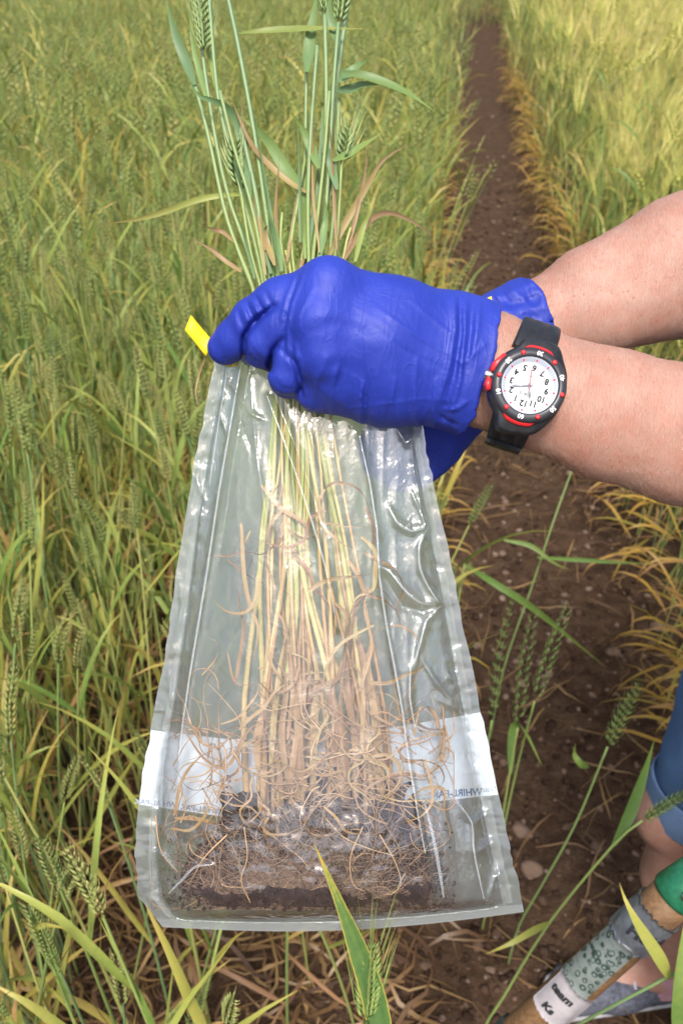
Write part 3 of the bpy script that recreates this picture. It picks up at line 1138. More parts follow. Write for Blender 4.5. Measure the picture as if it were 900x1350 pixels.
# red accents hugging the bezel, and the crown
for a0, a1, r1, in ((66, 114, 57.6), (244, 296, 58)):
    mb = MB()
    aa = np.radians(np.linspace(a0, a1, 16))
    rr = np.interp(np.linspace(0, 1, 16), [0, .15, .85, 1], [54.5, r1, r1, 54.5])
    poly = [(54 * math.cos(a), 54 * math.sin(a)) for a in aa] + [(r * math.cos(a), r * math.sin(a)) for a, r in zip(aa[::-1], rr[::-1])]
    V = np.concatenate([wl(54 * np.cos(aa), 54 * np.sin(aa), .0072), wl(rr * np.cos(aa), rr * np.sin(aa), .0066), wl(rr * np.cos(aa), rr * np.sin(aa), .0040)])
    mb.add(V, [(i * 16 + j, i * 16 + j + 1, (i + 1) * 16 + j + 1, (i + 1) * 16 + j) for i in range(2) for j in range(15)])
    mb.build('red_accent', [M_RED], watch)
for s in ((-60, 6, -46, 34), (-57, -22, -60, -6)):
    mb = MB()
    if s[1] > 0:
        prism(mb, [(-59, 5), (-52, 4), (-42, 34), (-47, 35), (-58, 18)], .0005, .0058, bev=.1)
    else:
        prism(mb, [(-60, -6), (-53, -6), (-50, -22), (-55, -24), (-60, -16)], .0005, .0058, bev=.1)
    mb.build('crown_guard', [M_RED], watch)
mb = MB()
cb, ce = wl(-54, -1, .0034), wl(-64, -1, .0034)
pts = resample([cb, ce], 6)
t_, n_, b_ = frames(pts)
n = 28
V = []
for i, c in enumerate(pts):
    for j in range(n):
        a = 2 * math.pi * j / n
        r = (.0021 + (.00016 if j % 2 else 0)) * (1 if 0 < i < 5 else .9)
        V.append(c + n_[i] * math.cos(a) * r + b_[i] * math.sin(a) * r)
V.append(pts[-1])
mb.add(V, [(i * n + j, i * n + (j + 1) % n, (i + 1) * n + (j + 1) % n, (i + 1) * n + j) for i in range(5) for j in range(n)])
mb.add(V, [(5 * n + j, 5 * n + (j + 1) % n, 6 * n) for j in range(n)])
mb.build('crown', [M_STEEL], watch, smooth=False)
# strap: an elliptical band round the wrist
ac = P(697, 509, .432)
RW, RN = px2m(76, .432), px2m(54, .432)
acy, acz = (ac - WC) @ wd, (ac - WC) @ wz


def band(name, a0, a1, w0, w1, th, off, mat, n=40, xo0=0, xo1=0):
    mb = MB()
    V, Q = [], []
    prof = [(-1, 0), (-1, .75), (-.86, 1), (-.42, 1), (-.38, .86), (-.34, 1), (.34, 1), (.38, .86), (.42, 1), (.86, 1), (1, .75), (1, 0)]
    for i in range(n):
        f = i / (n - 1)
        a = math.radians(a0 + (a1 - a0) * f)
        wv = (w0 + (w1 - w0) * f) / 2 * PXM
        xo = (xo0 + (xo1 - xo0) * f) * PXM
        y, z = math.sin(a), math.cos(a)
        nrm = unit(wd * (y / RW) + wz * (z / RN))
        base = WC + wd * (acy + y * (RW + off)) + wz * (acz + z * (RN + off))
        for px_, pz_ in prof:
            V.append(base + al * (px_ * wv + xo) + nrm * pz_ * th)
    k = len(prof)
    for i in range(n - 1):
        for j in range(k - 1):
            Q.append((i * k + j, i * k + j + 1, (i + 1) * k + j + 1, (i + 1) * k + j))
    mb.add(V, Q)
    mb.add(V, [(0, j, j + 1) for j in range(1, k - 1)])
    mb.add(V, [((n - 1) * k, (n - 1) * k + j, (n - 1) * k + j + 1) for j in range(1, k - 1)])
    return mb.build(name, [mat], watch, smooth=False)


band('strap', 22, 178, 64, 50, .0026, .0007, M_BLK, xo0=0, xo1=30)
band('strap', -22, -178, 64, 50, .0026, .0009, M_BLK, xo0=0, xo1=30)
band('strap_keeper', -78, -104, 56, 56, .0022, .0036, M_BLK, n=8, xo0=9, xo1=16)
band('buckle', -110, -130, 52, 52, .0018, .0036, M_STEEL, n=8, xo0=17, xo1=22)

# ================================================================== sample bag
LP = np.array([(284, 462), (277, 510), (262, 580), (243, 690), (224, 820), (206, 930), (191, 1000), (183, 1060), (178, 1130), (183, 1182), (215, 1222)], float)
RP = np.array([(548, 520), (556, 560), (565, 610), (577, 665), (601, 775), (621, 880), (638, 955), (655, 1040), (672, 1120), (683, 1165), (690, 1202)], float)
TS = np.linspace(0, 1, len(LP))


def bag_px(u, v):
    """photo position on the flat bag: u across, v down"""
    yl = np.stack([np.interp(v, TS, LP[:, k]) for k in (0, 1)], -1)
    yr = np.stack([np.interp(v, TS, RP[:, k]) for k in (0, 1)], -1)
    e = yl + (yr - yl) * u[..., None]
    sag = 14 * np.sin(np.pi * u) * np.clip((v - .85) / .15, 0, 1)
    e[..., 1] += sag
    # scalloped outer edge
    m = np.exp(-(u / .03) ** 2) - np.exp(-((1 - u) / .03) ** 2)
    e[..., 0] += m * (.9 * np.sin(v * 95 + 3 * np.sin(v * 31)) + .8 * np.sin(v * 47)) * np.clip((.93 - v) / .05, 0, 1)
    return e


def bag_d0(v):
    return .4405 + .0215 * np.clip(v, 0, 1) ** 1.1


TVX = np.linspace(-.2, 1.2, 561)
TVY = np.interp(TVX, [0, .12, .35, .6, .8, .9, .955, .972, 1], [.006, .009, .016, .024, .031, .029, .016, .0, .0])
_k = np.exp(-np.linspace(-2.2, 2.2, 33) ** 2)
TVY = np.where(TVX > .972, 0, np.convolve(TVY, _k / _k.sum(), 'same'))


def bag_half(u, v):
    x = np.clip((u - .055) / .89, 0, 1)
    T_ = np.interp(v, TVX, TVY)
    return np.sin(np.pi * x) ** .55 * T_ + .0006


FOLDS = [  # polyline in the photo, height mm (towards the camera), half width px
    ([(318, 478), (304, 560), (290, 640), (272, 760), (252, 880), (240, 960), (232, 1040)], 2.6, 5.0),
    ([(330, 480), (316, 560), (303, 640), (290, 740)], -1.4, 5.0),
    ([(352, 522), (385, 610), (412, 690), (432, 760), (445, 830)], 2.4, 5.0), ([(362, 520), (398, 610), (424, 690)], -1.4, 4.5),
    ([(474, 575), (490, 650), (497, 700), (500, 760), (512, 840), (528, 920), (540, 1010), (552, 1080), (568, 1165)], 3.0, 5.5),
    ([(508, 800), (524, 880), (540, 980), (560, 1090), (572, 1165)], -1.6, 5),
    ([(540, 560), (545, 620), (560, 690)], 2.0, 4), ([(520, 560), (535, 585), (550, 570)], 2.0, 4),
    ([(512, 668), (524, 690), (542, 700), (562, 695)], 3.0, 6.0), ([(543, 650), (556, 680), (562, 698)], 2.2, 4.5),
    ([(562, 697), (552, 722), (554, 752), (568, 780), (581, 796)], 3.0, 5.0),
    ([(497, 747), (512, 752), (535, 780), (556, 796), (581, 796)], 3.0, 6.0), ([(505, 760), (530, 800), (556, 806), (581, 798)], -2.0, 6.0),
    ([(581, 798), (562, 818), (553, 850), (545, 880)], 2.2, 5.0), ([(541, 878), (540, 920), (548, 965)], 2.4, 5.0), ([(555, 868), (575, 900), (600, 930)], 2.0, 5),
    ([(585, 880), (600, 905), (618, 900)], 1.6, 5), ([(575, 920), (600, 935), (628, 930)], 1.6, 5),
    ([(605, 1060), (622, 1085), (624, 1120), (632, 1160), (640, 1195)], 2.6, 5.5), ([(624, 1085), (645, 1070), (660, 1075)], 2.0, 5), ([(626, 1125), (650, 1110), (668, 1120)], 2.2, 5),
    ([(640, 1195), (652, 1160), (664, 1140)], 2.0, 5), ([(655, 1140), (660, 1165), (664, 1190)], 2.0, 4),
    ([(590, 1060), (600, 1110), (610, 1190)], -1.5, 5),
    ([(250, 620), (262, 640), (270, 660)], 1.8, 4), ([(262, 600), (258, 640), (248, 680), (244, 720)], 1.6, 4.5), ([(268, 665), (262, 690), (250, 700)], 1.8, 4),
    ([(236, 760), (240, 800), (226, 860)], 1.6, 5), ([(222, 880), (226, 920), (214, 960)], 1.4, 5),
    ([(222, 1178), (240, 1160), (258, 1142), (280, 1140)], 2.4, 3.5), ([(198, 1120), (216, 1130), (230, 1150)], 1.6, 6), ([(200, 980), (206, 1020), (198, 1055)], 1.2, 5),
    ([(300, 500), (330, 545), (352, 555)], 1.4, 4), ([(296, 515), (290, 545), (298, 570)], 1.4, 3.5), ([(312, 520), (318, 560), (330, 590)], -1.2, 4),
    ([(330, 500), (338, 600), (352, 690)], 1.0, 4), ([(405, 560), (430, 640), (446, 720)], 1.0, 4),
]


def bag_surface(u, v, side):
    """side -1 the panel towards the camera, +1 the far panel"""
    e = bag_px(u, v)
    d = bag_d0(v) + side * bag_half(u, v)
    X, Y = e[..., 0], e[..., 1]
    if side < 0:
        seal = np.clip(np.minimum(u, 1 - u) / .05, 0.12, 1) * np.clip((.965 - v) / .02, 0.0, 1)
        for pl, amp, wpx in FOLDS:
            dd, tt = seg_dist2(X, Y, pl)
            d = d - 1.35 * amp * .001 * np.exp(-np.abs(dd / (wpx * .9)) ** 1.15) * np.sin(np.pi * np.clip(tt * .9 + .05, 0, 1)) ** .5 * np.clip(seal, .25, 1)
        d = d - .0014 * fbm(np.stack([X / 38, Y / 95], -1), 21, 3) * seal
        d = d - .0007 * (1 - np.abs(vnoise(np.stack([X / 16, Y / 60], -1), 31))) * seal
        rb = np.clip((Y - 1040) / 40, 0, 1) * np.clip((1195 - Y) / 15, 0, 1) * np.clip((X - 225) / 40, 0, 1) * np.clip((570 - X) / 40, 0, 1)
        d = d - rb * (0.0028 * fbm(np.stack([X / 42, Y / 34], -1), 81, 3) + .0004 * np.abs(vnoise(np.stack([X / 12, Y / 14], -1), 85)))
        # short puckers that run in from the side seals
        mm = np.exp(-((np.minimum(u, 1 - u) - .045) / .04) ** 2) * np.clip((.94 - v) / .04, 0, 1)
        d = d - .0017 * mm * fbm(np.stack([X / 30, Y / 11], -1), 41, 2)
    else:
        d = d + .0022 * fbm(np.stack([X / 45, Y / 70], -1), 51, 3) * np.clip(bag_half(u, v) / .006, 0, 1)
    z = d
    return C + z[..., None] * (FW + RT * ((X - 450) / FPX)[..., None] + UP * ((675 - Y) / FPX)[..., None])


def panel(name, side, nu, nv, u0, u1, v0, v1, mats, parent, off=0.0):
    u, v = np.meshgrid(np.linspace(u0, u1, nu), np.linspace(v0, v1, nv), indexing='ij')
    V = bag_surface(u, v, side) - FW * off
    i = np.arange(nu * nv).reshape(nu, nv)
    Q = np.stack([i[:-1, :-1], i[1:, :-1], i[1:, 1:], i[:-1, 1:]], -1).reshape(-1, 4)
    return link(name, mk_mesh(name, V.reshape(-1, 3), Q, np.stack([u, v], -1).reshape(-1, 2)), parent, mats)


def film(name, clear, haze_col, haze, rough, gloss_gain, bstr, frost=0.0):
    """thin plastic film: mostly see-through, a little milky, sharp sky reflections"""
    t = NT(name)
    p = t.pos()
    h = t.math('ADD', t.math('MULTIPLY', t.noise(38, p, 3, .5, 1.5), 1.0), t.math('MULTIPLY', t.noise(120, p, 3, .5, .8), .30))
    vo = t.n('TexVoronoi'); vo.inputs['Scale'].default_value = 24
    t.l(t.mix(.12, p, t.n('TexNoise', i_Scale=30.0).outputs['Color'], 'ADD'), vo.inputs['Vector'])
    h = t.math('ADD', h, t.math('MULTIPLY', vo.outputs['Distance'], .2))
    nr = t.bump(h, bstr, .004)
    tr = t.n('BsdfTransparent'); tr.inputs[0].default_value = (*clear, 1)
    df = t.n('BsdfDiffuse'); df.inputs[0].default_value = (*haze_col, 1); t.l(nr, df.inputs['Normal'])
    tl = t.n('BsdfTranslucent'); tl.inputs[0].default_value = (*haze_col, 1)
    m0 = t.n('MixShader'); m0.inputs[0].default_value = .45
    t.l(df.outputs[0], m0.inputs[1]); t.l(tl.outputs[0], m0.inputs[2])
    m1 = t.n('MixShader'); m1.inputs[0].default_value = haze
    base = tr.outputs[0]
    if frost > 0:
        rf = t.n('BsdfRefraction'); rf.inputs['Color'].default_value = (*clear, 1)
        rf.inputs['Roughness'].default_value = .32; rf.inputs['IOR'].default_value = 1.12
        mf = t.n('MixShader'); mf.inputs[0].default_value = frost
        t.l(base, mf.inputs[1]); t.l(rf.outputs[0], mf.inputs[2]); base = mf.outputs[0]
    t.l(base, m1.inputs[1]); t.l(m0.outputs[0], m1.inputs[2])
    gl_ = t.n('BsdfGlossy'); gl_.inputs['Roughness'].default_value = rough; t.l(nr, gl_.inputs['Normal'])
    gl_.inputs[0].default_value = (.95, .97, 1, 1)
    dp = t.n('VectorMath', operation='DOT_PRODUCT'); t.l(nr, dp.inputs[0]); t.l(t.n('NewGeometry').outputs['Incoming'], dp.inputs[1])
    g1 = t.math('POWER', t.math('SUBTRACT', 1.0, t.math('ABSOLUTE', dp.outputs['Value']), clamp=True), 4.0)
    m2 = t.n('MixShader'); t.l(t.math('MULTIPLY', t.math('ADD', t.math('MULTIPLY', g1, .9), .045), gloss_gain, clamp=True), m2.inputs[0])
    t.l(m1.outputs[0], m2.inputs[1]); t.l(gl_.outputs[0], m2.inputs[2])
    return t.done(m2.outputs[0])


M_FRONT = film('film_front', (.97, .98, .98), (.80, .84, .87), .03, .06, 2.0, .22)
M_BACK = film('film_back', (.86, .91, .93), (.44, .51, .53), .36, .18, .8, .35, frost=.65)
M_BAND = simple('printed_white_band', (.60, .65, .71), .45, .4, nscale=60, namt=.05, bump=.0006, bscale=90)
M_PRINT = simple('print_blue', (.05, .10, .24), .5)
M_PRINTG = simple('print_grey', (.25, .29, .36), .5)
M_YEL = simple('yellow_tab', (.88, .66, .015), .45, .4, nscale=200, namt=.12, bump=.0004, bscale=300)


def seal_mat():
    t = NT('heat_seal')
    p = t.pos()
    v = t.n('TexVoronoi'); v.inputs['Scale'].default_value = 1100; t.l(p, v.inputs['Vector'])
    nr = t.bump(v.outputs['Distance'], .6, .0006)
    b = t.bsdf((.47, .50, .50), .28, nr, .6)
    tr = t.n('BsdfTransparent'); tr.inputs[0].default_value = (.92, .94, .94, 1)
    mx = t.n('MixShader'); mx.inputs[0].default_value = .20
    t.l(tr.outputs[0], mx.inputs[1]); t.l(b.outputs[0], mx.inputs[2])
    return t.done(mx.outputs[0])


M_SEAL = seal_mat()
bag = empty('sample_bag', P(440, 1222, .462))
tag(bag, 'clear plastic sample bag with a white printed band, holding the uprooted wheat', 'plastic bag')
panel('back_panel', 1, 70, 110, 0, 1, 0, 1, [M_BACK], bag)
panel('front_panel', -1, 230, 330, 0, 1, 0, 1, [M_FRONT], bag)

M_GUSSET = film('film_gusset', (.93, .95, .96), (.78, .84, .90), .055, .06, 2.6, .42)
GV = np.linspace(.015, .965, 230)
for sgn_, ks in ((0, ([0, .3, .65, 1.0], [.135, .118, .105, .125])), (1, ([0, .1, .3, .6, .95, 1.0], [.69, .70, .735, .765, .775, .775]))):
    uf = np.interp(GV, *ks)
    w_ = np.linspace(0, 1, 60)[:, None]
    gu = (.045 + (uf[None] - .045) * w_) if sgn_ == 0 else (uf[None] + (.957 - uf[None]) * w_)
    gv = np.tile(GV, (60, 1))
    Vg = bag_surface(gu, gv, -.5)
    ii = np.arange(60 * 230).reshape(60, 230)
    Qg = np.stack([ii[:-1, :-1], ii[1:, :-1], ii[1:, 1:], ii[:-1, 1:]], -1).reshape(-1, 4)
    link('gusset', mk_mesh('gusset', Vg.reshape(-1, 3), Qg), bag, [M_GUSSET])
# pale strips along the folds: bright reflection streaks put in as colour
def glint_paint_mat():
    t = NT('painted_fold_glint')
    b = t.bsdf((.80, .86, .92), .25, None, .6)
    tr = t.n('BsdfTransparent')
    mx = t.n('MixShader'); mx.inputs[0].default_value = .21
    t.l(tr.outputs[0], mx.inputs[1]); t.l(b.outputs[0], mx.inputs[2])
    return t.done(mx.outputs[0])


M_GLINT = glint_paint_mat()


def strip(name, uvs, side, mats, off):
    """uvs: (rows, k, 2) grid of bag coordinates"""
    u, v = uvs[..., 0], uvs[..., 1]
    V = bag_surface(u, v, side) - FW * off
    a, b = u.shape
    i = np.arange(a * b).reshape(a, b)
    Q = np.stack([i[:-1, :-1], i[1:, :-1], i[1:, 1:], i[:-1, 1:]], -1).reshape(-1, 4)
    return link(name, mk_mesh(name, V.reshape(-1, 3), Q), bag, mats)


vv = np.linspace(.02, .962, 160)
for ua, ub in ((.036, .058), (.948, .975)):
    u, v = np.meshgrid(np.linspace(ua, ub, 5), vv, indexing='ij')
    strip('side_seal', np.stack([u, v], -1), -1, [M_SEAL], .0006)
u, v = np.meshgrid(np.linspace(.0, 1, 120), np.linspace(.970, 1, 6), indexing='ij')
strip('bottom_seal', np.stack([u, v], -1), -1, [M_SEAL], .0006)


def uv_of(px, py):
    """bag coordinates under a photo pixel"""
    uu, v_ = .5, .5
    for _ in range(30):
        e = bag_px(np.array([uu]), np.array([v_]))[0]
        e1 = bag_px(np.array([uu + .01]), np.array([v_]))[0]
        e2 = bag_px(np.array([uu]), np.array([v_ + .01]))[0]
        Jm = np.stack([(e1 - e) / .01, (e2 - e) / .01], 1)
        dlt = np.linalg.solve(Jm, np.array([px, py]) - e)
        uu += float(np.clip(dlt[0], -.2, .2)); v_ += float(np.clip(dlt[1], -.2, .2))
    return uu, v_


top = [uv_of(*p_) for p_ in ((199, 962), (300, 974), (420, 972), (520, 958), (637, 938))]
bot = [uv_of(*p_) for p_ in ((184, 1060), (300, 1077), (420, 1076), (520, 1062), (655, 1047))]
ul = np.linspace(.002, .998, 60)
vt = np.interp(ul, [p_[0] for p_ in top], [p_[1] for p_ in top])
vb = np.interp(ul, [p_[0] for p_ in bot], [p_[1] for p_ in bot])
uvs = np.stack([np.stack([ul, vt + (vb - vt) * k], -1) for k in np.linspace(0, 1, 8)], 1)
strip('printed_band', uvs, 1, [M_BAND], .0007)


def bag_text(body, cx, cy, ang, size, mat, bold=0.0, mirror=True, sx=1.0, name='band_lettering'):
    V, T = text_mesh(body, size, bold, sx)
    x = -V[:, 0] if mirror else V[:, 0]
    y = -V[:, 1]
    ca, sa = math.cos(ang), math.sin(ang)
    X, Y = cx + x * ca - y * sa, cy + x * sa + y * ca
    # local linear map from photo pixels to bag coordinates
    u0, v0 = uv_of(cx, cy); u1, v1 = uv_of(cx + 20, cy); u2, v2 = uv_of(cx, cy + 8)
    U = u0 + (X - cx) * (u1 - u0) / 20 + (Y - cy) * (u2 - u0) / 8
    Vv = v0 + (X - cx) * (v1 - v0) / 20 + (Y - cy) * (v2 - v0) / 8
    pts = bag_surface(U, Vv, 1) - FW * .0011
    mb = MB(); mb.add(pts, T)
    return mb.build(name, [mat], bag, smooth=False)


bag_text('WHIRL-PAK', 602, 1045, -.06, 12.5, M_PRINT, .4)
bag_text('Nasco', 641, 1040, -.06, 10.5, M_PRINTG, .05, sx=.9)
bag_text('WHIRL-PAK', 266, 1066, .10, 10.5, M_PRINTG, .3)
bag_text('WHIRL-PAK', 206, 1058, .10, 10.5, M_PRINTG, .3)
bag_text('Nasco', 306, 1070, .08, 9.5, M_PRINTG, .05)
bag_text('Nasco', 568, 1052, -.05, 9.5, M_PRINTG, .05)
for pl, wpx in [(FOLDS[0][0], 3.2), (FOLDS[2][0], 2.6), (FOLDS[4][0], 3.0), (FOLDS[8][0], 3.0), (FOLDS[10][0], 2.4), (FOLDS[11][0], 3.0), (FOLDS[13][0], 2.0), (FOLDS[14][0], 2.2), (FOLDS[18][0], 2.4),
                ([(222, 1178), (240, 1160), (258, 1142), (282, 1140)], 3.4), ([(300, 486), (288, 560), (275, 650)], 2.0), ([(560, 1060), (574, 1120), (586, 1192)], 4.5), ]:  # thin whitish strips that paint the reflections on the folds
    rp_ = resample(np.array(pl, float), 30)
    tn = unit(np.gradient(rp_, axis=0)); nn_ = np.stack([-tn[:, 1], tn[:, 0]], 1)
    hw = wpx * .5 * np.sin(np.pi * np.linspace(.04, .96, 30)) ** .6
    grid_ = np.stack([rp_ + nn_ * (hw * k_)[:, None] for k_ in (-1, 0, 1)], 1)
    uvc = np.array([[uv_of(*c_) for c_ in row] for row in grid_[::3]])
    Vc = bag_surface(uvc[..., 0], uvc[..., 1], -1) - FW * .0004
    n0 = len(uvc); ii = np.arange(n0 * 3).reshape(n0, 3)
    link('painted_fold_glint', mk_mesh('painted_fold_glint', Vc.reshape(-1, 3), np.stack([ii[:-1, :-1], ii[1:, :-1], ii[1:, 1:], ii[:-1, 1:]], -1).reshape(-1, 4)), bag, [M_GLINT])
# handwritten mark, and the wire closure with its yellow tabs
mb = MB()
pts = [(296, 1024), (302, 1022), (303, 1030), (297, 1036), (305, 1037)]
pv = np.array([uv_of(*q) for q in pts])
tube(mb, resample(bag_surface(pv[:, 0], pv[:, 1], 1) - FW * .0013, 16), .0006, 5)
mb.build('pen_mark', [M_PRINT], bag)


def plate(name, quad, th, mat, parent, sub=6, wob=.0006):
    """a thin bent tab: quad = four (px, py, d)"""
    q = [P(*c) for c in quad]
    V = []
    for s in (0, 1):
        for i in range(sub + 1):
            for j in range(4):
                a, b = i / sub, j / 3
                pt = (q[0] * (1 - b) + q[3] * b) * (1 - a) + (q[1] * (1 - b) + q[2] * b) * a
                V.append(pt - FW * (s * th + wob * math.sin(a * 7) * 1.0))
    k = (sub + 1) * 4
    Q = []
    for s in (0, 1):
        for i in range(sub):
            for j in range(3):
                f = (s * k + i * 4 + j, s * k + (i + 1) * 4 + j, s * k + (i + 1) * 4 + j + 1, s * k + i * 4 + j + 1)
                Q.append(f if s else f[::-1])
    rim = [i * 4 for i in range(sub + 1)] + [sub * 4 + j for j in (1, 2, 3)] + [i * 4 + 3 for i in range(sub - 1, -1, -1)] + [2, 1]
    for a in range(len(rim)):
        b = (a + 1) % len(rim)
        Q.append((rim[a], rim[b], rim[b] + k, rim[a] + k))
    mb = MB(); mb.add(V, Q)
    return mb.build(name, [mat], parent, smooth=False)


plate('closure_tab', [(252, 416, .434), (281, 450, .438), (272, 470, .438), (244, 435, .434)], .0006, M_YEL, bag)
plate('closure_tab', [(290, 470, .4385), (318, 472, .4385), (312, 484, .4385), (296, 483, .4385)], .0006, M_YEL, bag)
plate('closure_tab', [(632, 396, .470), (647, 391, .470), (649, 404, .470), (634, 408, .470)], .0006, M_YEL, bag)
mb = MB()
tube(mb, resample([P(280, 468, .439), P(400, 466, .448), P(520, 440, .456), P(640, 400, .4705)], 20), .0007, 6)
mb.build('closure_wire', [M_YEL], bag)

# ================================================================== uprooted wheat in the bag
bunch = empty('wheat_clump', P(400, 1150, .455))
tag(bunch, 'uprooted clump of wheat, green tops above the glove, roots and soil in the bag', 'wheat')
M_LEAFB = plant_mat('bunch_leaf', [(0.0, (0.16, 0.27, 0.12)), (0.25, (0.21, 0.32, 0.085)), (0.48, (0.31, 0.35, 0.08)), (0.66, (0.37, 0.30, 0.10)), (0.82, (0.36, 0.235, 0.125)), (1.0, (0.28, 0.165, 0.09))], rvar=.14, tip=.22, patv=.15)


def stem_mat():
    """pale cream at the root end, green above"""
    t = NT('bunch_stem')
    sp = t.n('SeparateXYZ'); t.l(t.n('UVMap').outputs[0], sp.inputs[0])
    geo = t.n('NewGeometry')
    f = t.math('ADD', sp.outputs[0], t.math('MULTIPLY', sp.outputs[1], 1.0))
    f = t.math('ADD', f, t.math('MULTIPLY', t.math('SUBTRACT', t.noise(60, geo.outputs['Position'], 3), .5), .14), clamp=True)
    c = t.ramp(f, [(0.0, (.40, .24, .11)), (.09, (.56, .37, .17)), (.20, (.62, .48, .22)), (.33, (.56, .52, .20)), (.50, (.36, .43, .14)), (.72, (.29, .38, .14)), (1.0, (.21, .33, .17))])
    st = t.noise(900, t.mapping(geo.outputs['Position'], (1, .3, .2)), 2)
    c = t.mix(.35, c, t.ramp(st, [(.3, .72), (.7, 1.0)]), 'MULTIPLY')
    b = t.bsdf(c, .42, None, .4)
    tr = t.n('BsdfTranslucent'); t.l(c, tr.inputs[0])
    mx = t.n('MixShader'); mx.inputs[0].default_value = .15
    t.l(b.outputs[0], mx.inputs[1]); t.l(tr.outputs[0], mx.inputs[2])
    return t.done(mx.outputs[0])


M_BSTEM = stem_mat()
STEMS = [  # (hand position, path above the hand, radius px, age shift)
    ((352, 470), [(335, 385), (318, 340), (297, 280), (275, 180), (256, 108)], 4.2, .05),
    ((356, 475), [(344, 388), (326, 330), (300, 255), (282, 170), (266, 60), (262, -20)], 3.8, .05),
    ((360, 470), [(349, 385), (336, 320), (314, 240), (288, 130), (276, 0), (272, -40)], 3.8, .02),
    ((364, 472), [(352, 380), (338, 300), (326, 250), (310, 200), (290, 120)], 3.6, -.02),
    ((372, 470), [(366, 375), (352, 290), (336, 180), (314, 60), (300, -5), (292, -40)], 4.2, .08),
    ((366, 478), [(357, 375), (346, 310), (336, 250), (318, 170)], 5.0, .15),
    ((360, 480), [(346, 390), (330, 330), (318, 256)], 3.4, -.05),
    ((380, 470), [(378, 370), (370, 320), (372, 280)], 3.4, -.08),
    ((392, 470), [(388, 360), (384, 320), (392, 270), (402, 210)], 3.2, -.05),
    ((404, 470), [(402, 352), (399, 290), (402, 200), (404, 92)], 3.6, .0),
    ((408, 472), [(407, 350), (406, 260), (410, 170), (418, 60)], 3.8, .05),
    ((412, 470), [(411, 350), (424, 250), (430, 140), (428, 20)], 4.4, -.02),
    ((416, 472), [(416, 346), (430, 270), (440, 140), (456, 20), (464, -20)], 5.4, .02),
    ((422, 470), [(424, 344), (432, 240), (439, 120), (446, 30)], 3.8, .04),
    ((430, 472), [(434, 344), (440, 280), (444, 200), (447, 130)], 3.8, .05),
    ((400, 476), [(412, 348), (417, 300), (428, 200), (434, 120)], 3.4, -.1),
    ((424, 478), [(441, 344), (446, 290), (450, 215)], 3.2, -.02),
    ((385, 478), [(396, 356), (404, 300)], 3.0, -.15), ((396, 480), [(384, 365), (376, 330)], 3.0, -.2),
    ((410, 480), [(420, 346), (428, 320)], 3.0, -.15), ((436, 480), [(452, 344), (462, 300)], 3.0, -.2), ((375, 480), [(360, 380), (352, 340)], 3.0, -.1),
]
BASE = [(326, 1072), (338, 1092), (348, 1060), (360, 1096), (366, 1070), (378, 1100), (388, 1064), (396, 1098), (352, 1085), (372, 1088), (408, 1090),
        (500, 1100), (470, 1088), (452, 1080), (492, 1072), (512, 1090), (482, 1106), (520, 1060), (430, 1092), (440, 1100), (460, 1060), (416, 1070)]
for k_ in range(13):
    hx_ = 352 + k_ * 7
    STEMS.append(((hx_, 476), [(hx_ + (hx_ - 395) * .2, 415)], rnd.uniform(2.4, 3.4), rnd.uniform(-.26, -.06)))
    BASE.append((rnd.uniform(322, 530), rnd.uniform(1060, 1100)))
order = np.argsort([s[0][0] + .2 * s[1][-1][0] for s in STEMS])
brank = sorted(range(len(BASE)), key=lambda i: BASE[i][0])
for rk, si in enumerate(order):
    (hx, hy), upx, rp, ag = STEMS[si]
    bx_, by_ = BASE[brank[rk]]
    dz = rnd.uniform(-.007, .010)
    db = .455 + dz * 1.1
    gx = 398 + (hx - 395) * .72 + rnd.uniform(-9, 9)
    midx = gx + (bx_ - gx) * .36 + rnd.uniform(-22, 22)
    pts = [P(bx_, by_, db), P(bx_ + (midx - bx_) * .35 + rnd.uniform(-13, 13), by_ - 150, db - .002), P(midx, 760 + rnd.uniform(-30, 30), .4515 + dz * .8),
           P(gx + (midx - gx) * .40, 620, .4495 + dz * .6), P(gx, 520, .448 + dz * .35), P(hx, hy, .4475 + dz * .25)]
    for i, (x, y) in enumerate(upx):
        f = (hy - y) / 450
        pts.append(P(x, y, .4475 + dz * (.25 + f) - .014 * f))
    mb = MB()
    r0 = px2m(rp, .45) * .82
    n = 44
    pr = resample(np.array(pts), n)
    rr = r0 * np.interp(np.linspace(0, 1, n), [0, .1, .4, 1], [1.45, 1.25, 1.05, .72])
    for kk in (rnd.randint(9, 14), rnd.randint(24, 32)):
        rr[kk] *= 1.28
    L = (len(upx) and 1.0)
    tube(mb, pr, rr, 8, age=ag, u0=0, u1=min(1.0, .46 + (hy - upx[-1][1]) / 900))
    mb.build('stem', [M_BSTEM], bunch)

# ears that have come out above the hand
for pts, aw in [([(271, 70), (268, 30), (262, -10), (258, -45)], .016), ([(429, 24), (428, 0), (428, -35)], .014), ([(446, 32), (449, 10), (452, -25)], .014),
                ([(318, 250), (312, 222), (311, 186)], .012), ([(451, 216), (455, 195), (460, 168)], .016), ([(276, 5), (273, -35), (271, -70)], .014)]:
    mb = MB()
    ear(mb, [P(x, y, .440) for x, y in pts], .50, max(9, int(math.hypot(pts[0][0] - pts[-1][0], pts[0][1] - pts[-1][1]) / 4.2)), aw, -.12, 0, 3, .0002)
    mb.build('ear', [plant_mat('bunch_ear', [(0, (.30, .42, .16)), (.5, (.52, .54, .26)), (1, (.60, .50, .30))], rvar=.3, tip=.15, trans=.2) if 'M_BE' not in globals() else M_BE], bunch)
    M_BE = bpy.data.materials['bunch_ear']
NARROW = np.array([.55, .8, .95, 1, 1, .9, .7, .45, .2, .03])
WIDE = np.array([.35, .7, .95, 1, .95, .85, .65, .42, .2, .03])
